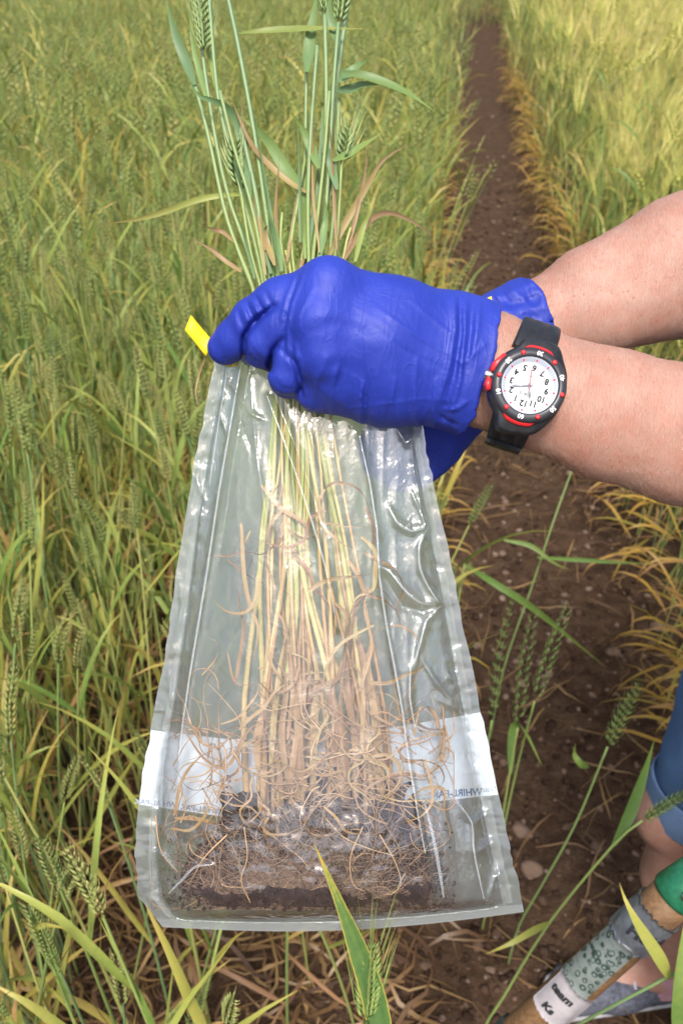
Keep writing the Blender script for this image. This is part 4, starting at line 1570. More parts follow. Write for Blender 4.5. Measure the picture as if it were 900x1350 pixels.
EDGE = np.array([.1, .55, .9, 1, 1, .9, .65, .4, .2, .03])
LEAVES = [  # path, width px, age, twist, side (1 = towards camera up)
    ([(257, 112), (244, 78), (230, 40), (218, -10)], 17, .05, .4), ([(330, 262), (322, 200), (312, 158), (292, 136), (262, 126), (248, 100)], 17, .02, .8),
    ([(313, 44), (345, 41), (385, 39), (425, 38), (455, 38), (484, 38)], 12, .40, .5), ([(318, 256), (290, 258), (255, 265), (220, 278), (185, 288), (130, 296)], 10, .55, .9),
    ([(404, 95), (408, 60), (414, 20), (420, -20)], 20, .08, .3), ([(272, 130), (262, 90), (254, 50), (250, 0)], 10, .2, .5), ([(286, 120), (278, 80), (268, 40), (262, 0)], 9, .35, .6),
    ([(446, 108), (462, 95), (476, 84), (486, 77)], 16, .10, .3), ([(450, 96), (480, 100), (520, 115), (548, 130), (575, 149)], 15, .22, .5), ([(444, 120), (462, 118), (480, 112), (500, 112)], 16, .12, .4),
    ([(438, 212), (458, 204), (478, 192), (504, 175)], 13, .32, .3), ([(420, 222), (408, 190), (398, 168), (383, 148)], 16, .28, .3), ([(398, 248), (376, 222), (356, 190), (336, 168), (312, 150)], 20, .22, .4),
    ([(408, 256), (378, 238), (345, 208), (325, 180), (305, 130)], 13, .72, .6), ([(430, 345), (452, 300), (478, 255), (504, 212), (538, 190)], 14, .74, .5),
    ([(452, 345), (472, 310), (490, 288), (512, 280), (540, 290), (572, 312)], 12, .85, .9), ([(368, 360), (366, 320), (364, 270), (368, 206)], 8, .86, .6), ([(378, 345), (386, 300), (392, 260), (398, 222)], 8, .84, .6),
    ([(318, 358), (298, 345), (276, 328), (252, 314)], 9, .86, .4), ([(308, 318), (294, 306), (280, 302), (266, 296)], 8, .84, .4), ([(350, 330), (338, 280), (332, 260), (330, 232)], 7, .8, .5),
    ([(455, 340), (468, 290), (480, 232), (486, 186)], 8, .84, .5), ([(362, 350), (352, 320), (350, 300), (356, 296)], 13, .8, .6), ([(420, 344), (428, 300), (430, 280), (427, 255)], 12, .18, .3),
    ([(444, 250), (436, 216), (428, 190), (424, 140)], 15, .05, .4), ([(446, 60), (440, 40), (434, 10), (440, -20)], 15, .08, .4), ([(396, 354), (402, 330), (396, 300), (388, 280)], 10, .8, .6),
    ([(468, 345), (478, 300), (486, 280), (484, 250)], 9, .4, .5), ([(272, 468), (262, 495), (258, 520), (266, 548)], 4, .85, .5), ([(410, 205), (424, 215), (420, 250), (424, 280)], 14, .1, .3),
]
r3 = random.Random(12)
for k_ in range(16):
    left = k_ % 2
    x0, y0 = (r3.uniform(335, 372), r3.uniform(330, 385)) if left else (r3.uniform(395, 450), r3.uniform(310, 345))
    hgt = r3.uniform(90, 300); dx = (r3.uniform(-.38, -.08) if left else r3.uniform(-.10, .28)) * hgt
    LEAVES.append(([(x0, y0), (x0 + dx * .3 + r3.uniform(-5, 5), y0 - hgt * .35), (x0 + dx * .65 + r3.uniform(-6, 6), y0 - hgt * .7), (x0 + dx, y0 - hgt)], r3.uniform(5, 10), r3.choice((.05, .15, .3, .8)), r3.uniform(.4, 1.6)))
for pts, wpx, ag, tw in LEAVES:
    mb = MB()
    dd = .4415 + rnd.uniform(-.010, .004)
    if pts[0][0] < 275 and pts[0][1] > 460: dd = .446
    p3 = resample([P(x, y, dd + (.004 * math.sin(i * 1.3))) for i, (x, y) in enumerate(pts)], 16)
    ribbon(mb, p3, px2m(wpx, .44) * (.80 if ag < .6 else .66), side=None if rnd.random() < .0 else np.cross(unit(p3[-1] - p3[0]), FW), age=ag - .06, prof=EDGE if pts[0] == (313, 44) else (WIDE if wpx > 11 else NARROW), fold=.35, twist=rnd.choice((-1, 1)) * tw)
    mb.build('leaf', [M_LEAFB], bunch)
M_DEADB = plant_mat('withered_in_bag', [(0, (.42, .40, .14)), (.55, (.46, .35, .15)), (.78, (.43, .275, .135)), (1, (.31, .18, .09))], rvar=.45, tip=.1, patv=.35, trans=.2)
# withered leaves inside the bag
DEAD = [
    ([(310, 900), (322, 830), (316, 790), (330, 745), (345, 715), (362, 705)], 9), ([(318, 690), (322, 760), (330, 800), (340, 830), (332, 880)], 8), ([(420, 660), (432, 640), (455, 637), (478, 650), (492, 690), (497, 730)], 8),
    ([(420, 655), (424, 690), (445, 712), (468, 728)], 7), ([(345, 640), (370, 670), (400, 690), (420, 720)], 9), ([(405, 780), (430, 765), (462, 760), (495, 757)], 9), ([(300, 738), (330, 760), (360, 775), (388, 785)], 5),
    ([(340, 880), (380, 890), (420, 886), (446, 890)], 6), ([(395, 900), (425, 898), (450, 906)], 9), ([(460, 850), (470, 800), (490, 775), (505, 780), (520, 800), (535, 850)], 7), ([(450, 900), (456, 830), (466, 800), (490, 775)], 8),
    ([(330, 700), (320, 720), (300, 735)], 5), ([(352, 655), (372, 640), (364, 690), (376, 720)], 5), ([(500, 830), (530, 826), (552, 850), (545, 900), (530, 940)], 5), ([(545, 970), (556, 930), (578, 950), (580, 1000), (586, 930), (578, 870)], 5),
    ([(266, 890), (284, 870), (290, 850), (275, 840)], 4), ([(300, 860), (310, 900), (340, 905), (356, 930)], 4), ([(242, 960), (270, 1000), (300, 1010), (330, 960), (370, 940)], 7), ([(230, 1075), (240, 1030), (262, 1000), (290, 985)], 7),
    ([(230, 1078), (270, 1082), (310, 1100), (340, 1095), (380, 1070)], 7), ([(274, 1000), (280, 980), (292, 1000), (272, 1028), (255, 1040)], 7), ([(560, 1000), (570, 1050), (556, 1075), (530, 1085)], 5), ([(525, 1060), (545, 1090), (565, 1075), (575, 1040)], 5),
    ([(432, 930), (450, 960), (480, 970), (520, 965), (545, 985)], 6), ([(470, 1000), (500, 1010), (530, 1000), (556, 1010), (580, 1030)], 6), ([(478, 900), (490, 850), (480, 800), (492, 770)], 6), ([(482, 668), (492, 700), (488, 740)], 8),
]
r2 = random.Random(4)
for i in range(62):
    x, y = r2.gauss(420, 78), r2.triangular(900, 1080, 1020)
    a = r2.uniform(0, 6.28)
    pts = [(x, y)]
    for k in range(6):
        a += r2.uniform(-1.1, 1.1)
        pts.append((min(585, max(215, pts[-1][0] + math.cos(a) * 24)), min(1100, max(900, pts[-1][1] + math.sin(a) * 20))))
    DEAD.append((pts, r2.uniform(3, 7)))
for i in range(20):
    x, y = r2.uniform(325, 500), r2.uniform(660, 900)
    a = r2.uniform(1.0, 2.1)
    pts = [(x, y)]
    for k in range(5):
        a += r2.uniform(-1.0, 1.0)
        pts.append((min(560, max(270, pts[-1][0] + math.cos(a) * 24)), min(960, max(610, pts[-1][1] + math.sin(a) * 26))))
    DEAD.append((pts, r2.uniform(5, 10)))
for pts, wpx in DEAD:
    mb = MB()
    d1 = .4455 + r2.uniform(-.015, .004)
    d2 = d1 + r2.uniform(-.004, .004)
    lim = []
    for i, (x, y) in enumerate(pts):
        f = i / (len(pts) - 1)
        u_, v_ = uv_of(x, y)
        h_ = float(bag_half(np.array([u_]), np.array([v_]))[0])
        c_ = float(bag_d0(np.array([v_]))[0])
        lim.append(P(x, y, min(max(d1 + (d2 - d1) * f, c_ - h_ + .0042), c_ + h_ - .002)))
    p3 = resample(lim, 22)
    ribbon(mb, p3, px2m(wpx * .72, .44), side=np.cross(unit(p3[-1] - p3[0]), FW), age=r2.uniform(.66, .98), prof=NARROW, fold=.3, twist=r2.uniform(-3.5, 3.5))
    mb.build('withered_leaf', [M_DEADB], bunch)

# root ball: crumbly dark soil bound by roots
g = Grid(P(400, 1130, .45) - .10, P(400, 1130, .45) + .10, .0016)
for x, y, d, rx, ry in [(330, 1130, .457, 62, 58), (400, 1118, .453, 78, 66), (480, 1120, .454, 74, 62), (300, 1164, .459, 58, 28), (380, 1162, .457, 72, 29), (460, 1160, .457, 72, 28), (525, 1118, .458, 44, 52), (540, 1150, .459, 40, 40), (350, 1090, .456, 44, 44), (440, 1086, .456, 60, 46), (505, 1080, .457, 44, 44)]:
    c_ = P(x, y, d)
    m_ = .05
    sl, pp = g.box(c_ - m_, c_ + m_)
    q = pp - c_
    R3 = np.stack([q @ RT / px2m(rx, d), q @ UP / px2m(ry, d), (q @ FW - .004) / .0115], -1)
    rr_ = np.linalg.norm(R3, axis=-1)
    g.union(sl, ((rr_ - 1) * .0115).astype(np.float32), .006)
cutb = (1196 - (675 - FPX * ((g.pts() - C) @ UP) / ((g.pts() - C) @ FW))) * .0004
ix, p = g.near(.012)
g.d[ix] -= (.0080 * fbm(p * 80, 61, 4) + .0055 * fbm(p * 260, 71, 3)).astype(np.float32)
# keep it above the bottom seal
g.d = np.maximum(g.d, -cutb.astype(np.float32))


def soil_mat(name, stops, sc, bump=1.0, dist=.002):
    t = NT(name)
    p = t.pos()
    a = t.noise(sc, p, 6, .65)
    b_ = t.noise(sc * 7, p, 4, .6)
    c = t.ramp(t.math('ADD', t.math('MULTIPLY', a, .6), t.math('MULTIPLY', b_, .4)), stops)
    nr = t.bump(t.math('ADD', a, t.math('MULTIPLY', b_, .6)), bump, dist)
    return t.done(t.bsdf(c, .92, nr, .15))


M_ROOTSOIL = soil_mat('root_soil', [(.34, (.012, .008, .008)), (.47, (.042, .026, .027)), (.58, (.095, .060, .057)), (.74, (.22, .145, .12))], 150, 1.0, .004)
link('root_ball', g.mesh('root_ball'), bunch, [M_ROOTSOIL])


def root_bits(name, n, seed, cen, sig, lens, rad, dlo, dhi, wig, mat, ylim=1199):
    r = random.Random(seed)
    mb = MB()
    while n > 0:
        x, y = r.gauss(cen[0], sig[0]), r.gauss(cen[1], sig[1])
        if not (205 < x < 590 and 900 < y < ylim): continue
        n -= 1
        a = r.uniform(0, 6.28)
        k_ = r.uniform(-.5, .5)
        d = r.uniform(dlo, dhi)
        pts = []
        st = r.uniform(*lens) / 7
        for k in range(8):
            yy = min(ylim, y)
            u_, v_ = (x - np.interp(yy, LP[:, 1], LP[:, 0])) / 470.0, (yy - 470) / 745.0
            h_ = float(bag_half(np.array([u_]), np.array([v_]))[0]); c_ = float(bag_d0(np.array([v_]))[0])
            pts.append(P(x, yy, min(max(d, c_ - h_ + .0035), c_ + h_ - .002)))
            k_ = .6 * k_ + r.uniform(-wig, wig) * .5
            a += k_
            x = min(598, max(200, x + math.cos(a) * st)); y = y + math.sin(a) * st
            d += r.uniform(-.0025, .0025)
        tube(mb, resample(pts, 14), [rad * r.uniform(.7, 1.5), rad * .4], 4, age=r.uniform(0, 1), caps=False)
    o = mb.build(name, [mat], bunch)
    tag(o, kind='stuff')


M_ROOT = plant_mat('root_tan', [(0, (.55, .38, .22)), (.5, (.42, .27, .16)), (1, (.20, .13, .10))], rvar=.6, tip=0, trans=.05)
M_ROOTM = plant_mat('root_brown', [(0, (.26, .18, .14)), (.5, (.17, .11, .095)), (1, (.34, .23, .16))], rvar=.8, tip=0, trans=.05)
M_ROOTD = plant_mat('root_dark', [(0, (.13, .085, .07)), (.5, (.075, .047, .042)), (.85, (.20, .135, .10)), (1, (.30, .20, .14))], rvar=.8, tip=0, trans=.05)
M_ROOTP = plant_mat('root_pale', [(0, (.60, .40, .23)), (.5, (.50, .31, .16)), (1, (.40, .24, .12))], rvar=.6, tip=0, trans=.15)
root_bits('fine_roots', 640, 3, (400, 1150), (84, 34), (25, 100), .00022, .433, .4405, 1.4, M_ROOTD)
root_bits('fine_roots', 480, 14, (400, 1145), (80, 32), (20, 80), .00019, .432, .439, 1.5, M_ROOTM)
root_bits('fine_roots', 40, 4, (400, 1160), (90, 26), (40, 120), .00026, .433, .4405, 1.2, M_ROOT)
root_bits('fine_roots', 380, 5, (385, 1182), (85, 10), (40, 120), .00022, .428, .440, .9, M_ROOTM)
root_bits('fine_roots', 60, 6, (385, 1184), (85, 9), (50, 130), .00024, .428, .440, .8, M_ROOT)
root_bits('straw_fibres', 60, 7, (425, 1015), (72, 42), (50, 150), .00045, .432, .447, 1.0, M_ROOTP)
root_bits('straw_fibres', 40, 9, (275, 1020), (38, 58), (50, 140), .00040, .440, .450, 1.0, M_ROOTP)
root_bits('straw_fibres', 24, 10, (550, 990), (22, 60), (50, 140), .00040, .440, .450, 1.0, M_ROOTP)
# torn leaf sheaths hanging along the lower stems
for k_ in range(22):
    x = r2.uniform(325, 525); y = r2.uniform(960, 1075)
    L_ = r2.uniform(90, 240)
    xt = 395 + (x - 395) * (1 - L_ / 900) + r2.uniform(-14, 14)
    d_ = r2.uniform(.440, .452)
    mb = MB()
    p3 = resample([P(x, y, d_), P(x + (xt - x) * .4 + r2.uniform(-7, 7), y - L_ * .4, d_ - .002), P(xt + r2.uniform(-10, 10), y - L_ * .8, d_ + .001), P(xt + r2.uniform(-25, 25), y - L_, d_ - .003)], 18)
    ribbon(mb, p3, px2m(r2.uniform(6, 12), .44), side=np.cross(unit(p3[-1] - p3[0]), FW), age=r2.uniform(.68, .9), prof=NARROW, fold=.5, twist=r2.uniform(-1.5, 1.5))
    mb.build('withered_leaf', [M_DEADB], bunch)
# soil crumbs fallen to the bottom and sides of the bag
mb = MB()
r = random.Random(8)
for i in range(420):
    x = r.uniform(195, 600); y = 1200 - abs(r.gauss(0, 14)) if r.random() < .75 else r.uniform(1080, 1195)
    u_, v_ = uv_of(x, y) if i % 1 == 0 else (.5, .9)
    if not (.06 < u_ < .93): continue
    h_ = float(bag_half(np.array([u_]), np.array([min(v_, .962)]))[0]); c_ = float(bag_d0(np.array([v_]))[0])
    s_ = r.uniform(.0005, .0016)
    cpos = P(x, y, c_ - h_ * r.uniform(-.3, .85) + .001)
    mb.add(cpos + OCT * s_ * np.array([r.uniform(.6, 1.2) for _ in range(18)]).reshape(6, 3), OCF)
tag(mb.build('soil_crumbs', [M_ROOTSOIL], bunch), kind='stuff')
# single long roots seen one by one
for pts in [[(322, 1090), (326, 1130), (318, 1160), (330, 1190)], [(345, 1090), (372, 1112), (395, 1130), (405, 1142)], [(430, 1080), (455, 1105), (490, 1120), (520, 1128)], [(205, 1075), (212, 1120), (235, 1150)],
            [(500, 1100), (520, 1135), (528, 1165), (515, 1180)], [(540, 1050), (580, 1090), (560, 1120), (540, 1140)], [(300, 1100), (270, 1130), (250, 1165)], [(478, 1090), (462, 1130), (465, 1165), (480, 1175)]]:
    mb = MB()
    tube(mb, resample([P(x, y, .4335 if 260 < x < 545 else .448) for x, y in pts], 24), [.00048, .00022], 5)
    mb.build('root', [M_ROOTP], bunch)

# ================================================================== ground
PW = 0.60           # width of the bare path between wheat (x < 0) and barley (x > PW)
YEND = 13.5


def gz(x, y):
    """soil height"""
    p = np.stack([x, y], -1)
    on = np.clip((x + .12) / .1, 0, 1) * np.clip((PW + .12 - x) / .1, 0, 1)
    return .022 * fbm(p * 3.1, 3, 3) + (.016 * fbm(p * 14, 5, 3) + .006 * fbm(p * 55, 9, 2)) * (.35 + .65 * on) - .02 * on


xs = np.concatenate([-np.geomspace(300, 1.7, 26), np.arange(-1.6, -.16, .05), np.arange(-.15, .9, .011), np.geomspace(.92, 300, 34)])
ys = np.concatenate([-np.geomspace(60, .7, 14), np.arange(-.6, .3, .06), np.arange(.32, 3.2, .012), np.geomspace(3.22, 15, 110), np.geomspace(15.5, 400, 20)])
X, Y = np.meshgrid(xs, ys, indexing='ij')
Zg = np.where((np.abs(X) < 6) & (Y < 20) & (Y > -4), gz(X, Y), 0)
i = np.arange(X.size).reshape(X.shape)
Q = np.stack([i[:-1, :-1], i[1:, :-1], i[1:, 1:], i[:-1, 1:]], -1).reshape(-1, 4)
M_SOIL = soil_mat('soil', [(.25, (.020, .011, .006)), (.45, (.054, .031, .018)), (.60, (.098, .060, .037)), (.78, (.18, .12, .08))], 30, 1.0, .012)
M_CRUMB = plant_mat('soil_crumb', [(0, (.035, .02, .014)), (.5, (.085, .052, .035)), (.85, (.13, .083, .06)), (1, (.23, .165, .125))], rvar=1.3, tip=0, trans=0, rough=.95, spec=.1, patv=.3)
ground = link('ground', mk_mesh('ground', np.stack([X, Y, Zg], -1).reshape(-1, 3), Q), None, [M_SOIL])
tag(ground, kind='structure')


_gx, _gy = np.arange(-3.2, 3.2, .02), np.arange(-1.0, 14.0, .02)
_gt = gz(*np.meshgrid(_gx, _gy, indexing='ij'))


def gz1(x, y):
    i_ = min(max(int((x + 3.2) / .02 + .5), 0), len(_gx) - 1); j_ = min(max(int((y + 1.0) / .02 + .5), 0), len(_gy) - 1)
    return float(_gt[i_, j_])


# crumbs of soil on the path
ICO = None
bm = bmesh.new(); bmesh.ops.create_icosphere(bm, subdivisions=1, radius=1)
bm.verts.ensure_lookup_table()
ICO_V = np.array([v.co[:] for v in bm.verts]); ICO_F = np.array([[v.index for v in f.verts] for f in bm.faces]); bm.free()
mb = MB()
n = 7000
cx_, cy_ = nrs.uniform(-.12, PW + .12, n), .25 + 5.5 * nrs.uniform(0, 1, n) ** 1.7
cz_ = gz(cx_, cy_)
for k in range(n):
    s_ = .0022 + .011 * nrs.rand() ** 2.8
    V = ICO_V * (1 + .35 * nrs.uniform(-1, 1, (12, 1))) * np.array([1, nrs.uniform(.7, 1.2), nrs.uniform(.5, .8)]) * s_
    mb.add(V + np.array([cx_[k], cy_[k], cz_[k] + s_ * .2]), ICO_F, np.full((12, 2), .45) * np.array([0, 1]))
tag(mb.build('soil_crumbs', [M_CRUMB], None, smooth=False), kind='stuff')


def stone_mat(name, a, b):
    t = NT(name)
    f = t.noise(90, t.n('TexCoord').outputs['Object'], 5)
    rv = t.n('ObjectInfo').outputs['Random']
    c = t.mix(rv, t.ramp(f, [(.3, a), (.7, b)]), tuple(np.array(b) * (.8, .75, .75)))
    return t.done(t.bsdf(c, .85, t.bump(f, .4, .001), .2))


M_STONE = stone_mat('stone_buff', (.10, .068, .05), (.20, .14, .10))
bm = bmesh.new(); bmesh.ops.create_icosphere(bm, subdivisions=3, radius=1)
bm.verts.ensure_lookup_table()
SV = np.array([v.co[:] for v in bm.verts]); SF = np.array([[v.index for v in f.verts] for f in bm.faces]); bm.free()
SMESH = []
for k in range(5):
    V = SV * (1 + .45 * fbm(SV * 1.3 + k * 7, 91 + k, 3)[:, None]) * np.array([1, .72 + .05 * k, .55])
    me = mk_mesh('stone', V, SF); me.materials.append(M_STONE); SMESH.append(me)


def stone(px, py, wpx, label, group=None, k=None, rot=None):
    p = G(px, py, .0)
    q = p - C
    d = q @ FW
    r_ = wpx * .5 * d / FPX
    o = bpy.data.objects.new('stone', SMESH[rnd.randrange(5) if k is None else k])
    COL.objects.link(o)
    o.location = Vector((p[0], p[1], gz1(p[0], p[1]) + r_ * .22))
    o.scale = (r_,) * 3
    o.rotation_euler = (rnd.uniform(-.2, .2), rnd.uniform(-.2, .2), rnd.uniform(0, 6.28) if rot is None else rot)
    tag(o, label, 'stone', group)


SG = 'stones scattered on the bare path'
stone(688, 1091, 27, 'smooth buff oval stone beside the right edge of the bag, upper of two', SG, 0, -.5)
stone(700, 1143, 32, 'larger buff stone beside the bag corner, lower of two', SG, 1, -.5)
stone(786, 1116, 18, 'rounded buff stone alone in the middle of the dark soil path', SG, 2, 1.2)
stone(810, 850, 20, 'pale flat stone below the drooping wheat leaf on the path', SG, 3, .3)
stone(868, 822, 24, 'pale stone lying close to the blue denim leg', SG, 4, .2)
rs = random.Random(31)
for k in range(64):
    py = 600 + 680 * rs.random() ** .8 if k < 44 else rs.uniform(60, 360)
    f = (py + 150) / 1500
    xa, xb = (612 if py < 400 else 640), 606 + (py + 150) / 3.0 * .92
    stone(rs.uniform(xa, min(xb, 872)), py, rs.uniform(6, 14) * (.55 + .6 * f) if py > 400 else rs.uniform(3, 6), 'small buff stone lying loose on the brown soil of the path', SG)

# ================================================================== crop
def leaf_pts(r, base, az_, length, rise, droop, n=8):
    """arching blade from the stem"""
    d = np.array([math.cos(az_), math.sin(az_), 0])
    pts = [base]
    a = rise
    s_ = length / (n - 1)
    for k in range(n - 1):
        pts.append(pts[-1] + d * math.cos(a) * s_ + np.array([0, 0, math.sin(a) * s_]))
        a -= droop * (k / (n - 2)) ** 1.1 * 2 / (n - 1)
        d = unit(d + np.array([r.uniform(-.1, .1), r.uniform(-.1, .1), 0]))
    return np.array(pts)


def tiller(seed, kind, lod):
    r = random.Random(seed)
    wheat = kind == 'wheat'
    h = r.uniform(.62, .80) if wheat else r.uniform(.60, .78)
    lean = r.uniform(0, .10); la = r.uniform(0, 6.28)
    ld = np.array([math.cos(la), math.sin(la), 0])
    ns = (7, 5, 4)[lod]
    f = np.linspace(0, 1, ns)[:, None]
    st = ld * lean * f ** 1.8 + np.array([0, 0, h]) * f
    out = {'stem': MB(), 'leaf': [], 'ear': MB()}
    tube(out['stem'], st, [.0024, .0022, .0015], (5, 4, 3)[lod], age=r.uniform(.0, .45), caps=False)
    az_ = r.uniform(0, 6.28)
    nl = r.choice((3, 4, 4)) if lod == 0 else 3
    for k in range(nl):
        fh = (.10, .32, .55, .80)[k] if nl == 4 else (.16, .50, .80)[k]
        fh += r.uniform(-.05, .05)
        base = ld * lean * fh ** 1.8 + np.array([0, 0, h * fh])
        age = ((.90, .66, .46, .30) if nl == 4 else (.84, .48, .32))[k] + r.uniform(-.14, .16)
        L = (.20, .25, .24, .17)[k] * r.uniform(.8, 1.15)
        low = k == 0
        pts = leaf_pts(r, base, az_, L, r.uniform(.1, .7) if low else r.uniform(.85, 1.4), r.uniform(1.6, 3.0) if low else r.uniform(.2, 1.7), (8, 6, 5)[lod])
        m_ = MB()
        ribbon(m_, pts, (.0088 if not low else .007) * r.uniform(.8, 1.25), age=age, fold=.3, twist=r.uniform(-1.6, 1.6), rows=2 if lod == 0 else 1)
        out['leaf'].append(m_)
        az_ += math.pi + r.uniform(-.5, .5)
    t_ = unit(st[-1] - st[-2])
    if wheat:
        nod = r.uniform(-.2, .5)
        e = [st[-1], st[-1] + t_ * .04 + ld * .006 * nod, st[-1] + t_ * .085 + ld * .03 * nod]
        if lod == 0: ear(out['ear'], e, .86, 22, .009, r.uniform(-.05, .38), 0, 2, .0005, r=r)
        elif lod == 1: ear(out['ear'], e, 1.05, 13, .014, r.uniform(-.05, .38), 0, 1, .0008, r=r)
        else: ear(out['ear'], e, 1.6, 6, .02, r.uniform(-.05, .4), 0, 1, r=r)
    else:
        nod = r.uniform(.2, 1.0)
        e = [st[-1], st[-1] + t_ * .04 + ld * .012 * nod, st[-1] + t_ * .072 + ld * .035 * nod]
        ag = r.uniform(.1, .6)
        if lod == 0: ear(out['ear'], e, 1.05, 18, .13, ag, 0, 1, .0007, jit=.1, r=r)
        elif lod == 1: ear(out['ear'], e, 1.4, 12, .14, ag, 0, 1, .0011, jit=.1, r=r)
        else: ear(out['ear'], e, 2.0, 6, .15, ag, 0, 1, .0022, jit=.1, r=r)
    return out


def merged(tl):
    V, T, U, M, n = [], [], [], [], 0
    for mi_, parts in ((0, [tl['stem']]), (1, tl['leaf']), (2, [tl['ear']])):
        for m_ in parts:
            v, t, u, _ = m_.arrays()
            V.append(v); T.append(t + n); U.append(u); M.append(np.full(len(t), mi_)); n += len(v)
    return [np.concatenate(a) for a in (V, T, U, M)]


def place(x, y, rz, tx, ty, s_):
    """rotation about z, then a small tilt, as arrays (n,3,3)"""
    c, s0 = np.cos(rz), np.sin(rz)
    A = np.zeros((len(x), 3, 3)); A[:, 0, 0] = c; A[:, 0, 1] = -s0; A[:, 1, 0] = s0; A[:, 1, 1] = c; A[:, 2, 2] = 1
    B = np.zeros_like(A); B[:, 0, 0] = np.cos(ty); B[:, 0, 2] = np.sin(ty); B[:, 1, 1] = 1; B[:, 2, 0] = -np.sin(ty); B[:, 2, 2] = np.cos(ty)
    D = np.zeros_like(A); D[:, 0, 0] = 1; D[:, 1, 1] = np.cos(tx); D[:, 1, 2] = -np.sin(tx); D[:, 2, 1] = np.sin(tx); D[:, 2, 2] = np.cos(tx)
    return (D @ B @ A) * s_[:, None, None]


def cover(n, xr, yr, keep):
    x = nrs.uniform(*xr, n); y = nrs.uniform(*yr, n)
    k = keep(x, y)
    return x[k], y[k]


def in_view(x, y, zt, pad=60):
    q = np.stack([x, y, np.full_like(x, zt)], -1) - C
    z = q @ FW
    px, py = 450 + FPX * (q @ RT) / np.maximum(z, .01), 675 - FPX * (q @ UP) / np.maximum(z, .01)
    return (z > .1) & (px > -pad) & (px < 900 + pad) & (py > -pad) & (py < 1350 + pad)


def seen(x, y, pad=110):
    r_ = in_view(x, y, 0., pad)
    for zt in (.2, .4, .6, .8): r_ |= in_view(x, y, zt, pad)
    return r_


def wanted(x, y):
    # the crop goes on, a little thinner, to both sides of the frame
    return seen(x, y) | ((np.abs(x - PW / 2) < 1.6 + .80 * np.abs(y)) & (y > -.2) & (y < 11) & (nrs.rand(len(x)) < .30))


def keep_wheat(x, y):
    edge = -.015 + .035 * np.sin(y * 5.3) + .02 * np.sin(y * 13.1)
    ok = (x < edge) | (y > YEND)
    gap = np.hypot((x + .20) / .34, (y - .72) / .34) < 1
    gap2 = np.hypot((x + .55) / .07, (y - 1.28) / .16) < 1
    gap3 = (x > -.28) & (y < .62)
    ok &= ~(gap | gap3) | (nrs.rand(len(x)) < .10)
    ok &= ~gap2
    # a rough clump structure
    ok &= nrs.rand(len(x)) < .62 + .38 * vnoise(np.stack([x * 7, y * 7], -1), 77)* 1.2 + .2
    return ok & wanted(x, y)


def keep_barley(x, y):
    edge = PW + .02 + .03 * np.sin(y * 4.1 + 1) + .02 * np.sin(y * 11)
    return (x > edge) & (y < YEND + 3) & ((y > 1.05) | (x > .98)) & wanted(x, y)


wx, wy = [], []
for dens, yr in ((680, (-.3, 2.5)), (360, (2.5, 6.0)), (210, (6.0, 10.5)), (110, (10.5, 18.0))):
    xr = (-2.4 - .80 * yr[1], 2.2 if yr[1] > 12 else .05)
    a, b = cover(int(dens * (xr[1] - xr[0]) * (yr[1] - yr[0])), xr, yr, keep_wheat)
    wx.append(a); wy.append(b)
wx, wy = np.concatenate(wx), np.concatenate(wy)
bx, by = [], []
for dens, yr in ((330, (-.1, 4.0)), (260, (4.0, 8.0)), (160, (8.0, 15.0))):
    xr = (PW - .05, 2.2 + .6 * yr[1])
    a, b = cover(int(dens * (xr[1] - xr[0]) * (yr[1] - yr[0])), xr, yr, keep_barley)
    bx.append(a); by.append(b)
bx, by = np.concatenate(bx), np.concatenate(by)


def pick(x, y, n, ztop):
    """the n plants that show largest: inside the frame, near, their tops not behind the bag, hand or arms"""
    best = np.zeros(len(x))
    for zt in (ztop, ztop * .6):
        q = np.stack([x, y, np.full_like(x, zt)], -1) - C
        z = q @ FW
        px, py = 450 + FPX * (q @ RT) / z, 675 - FPX * (q @ UP) / z
        ok = (z > .2) & (px > 5) & (px < 895) & (py > 5) & (py < 1345)
        inbag = (py > 470) & (py < 1225) & (px > np.interp(py, LP[:, 1], LP[:, 0]) - 12) & (px < np.interp(py, RP[:, 1], RP[:, 0]) + 12)
        inarm = (px > 270) & (py > np.interp(px, [270, 440, 650, 720, 900], [440, 345, 395, 365, 265])) & (py < np.interp(px, [270, 440, 610, 700, 900], [480, 550, 570, 600, 660]))
        ok &= ~inbag & ~inarm
        ok &= ~((px > 850) & (py > 740))
        best = np.maximum(best, np.where(ok, 1 / np.maximum(z, .1), 0))
    o = np.argsort(-best)[:n]
    return o[best[o] > 0]


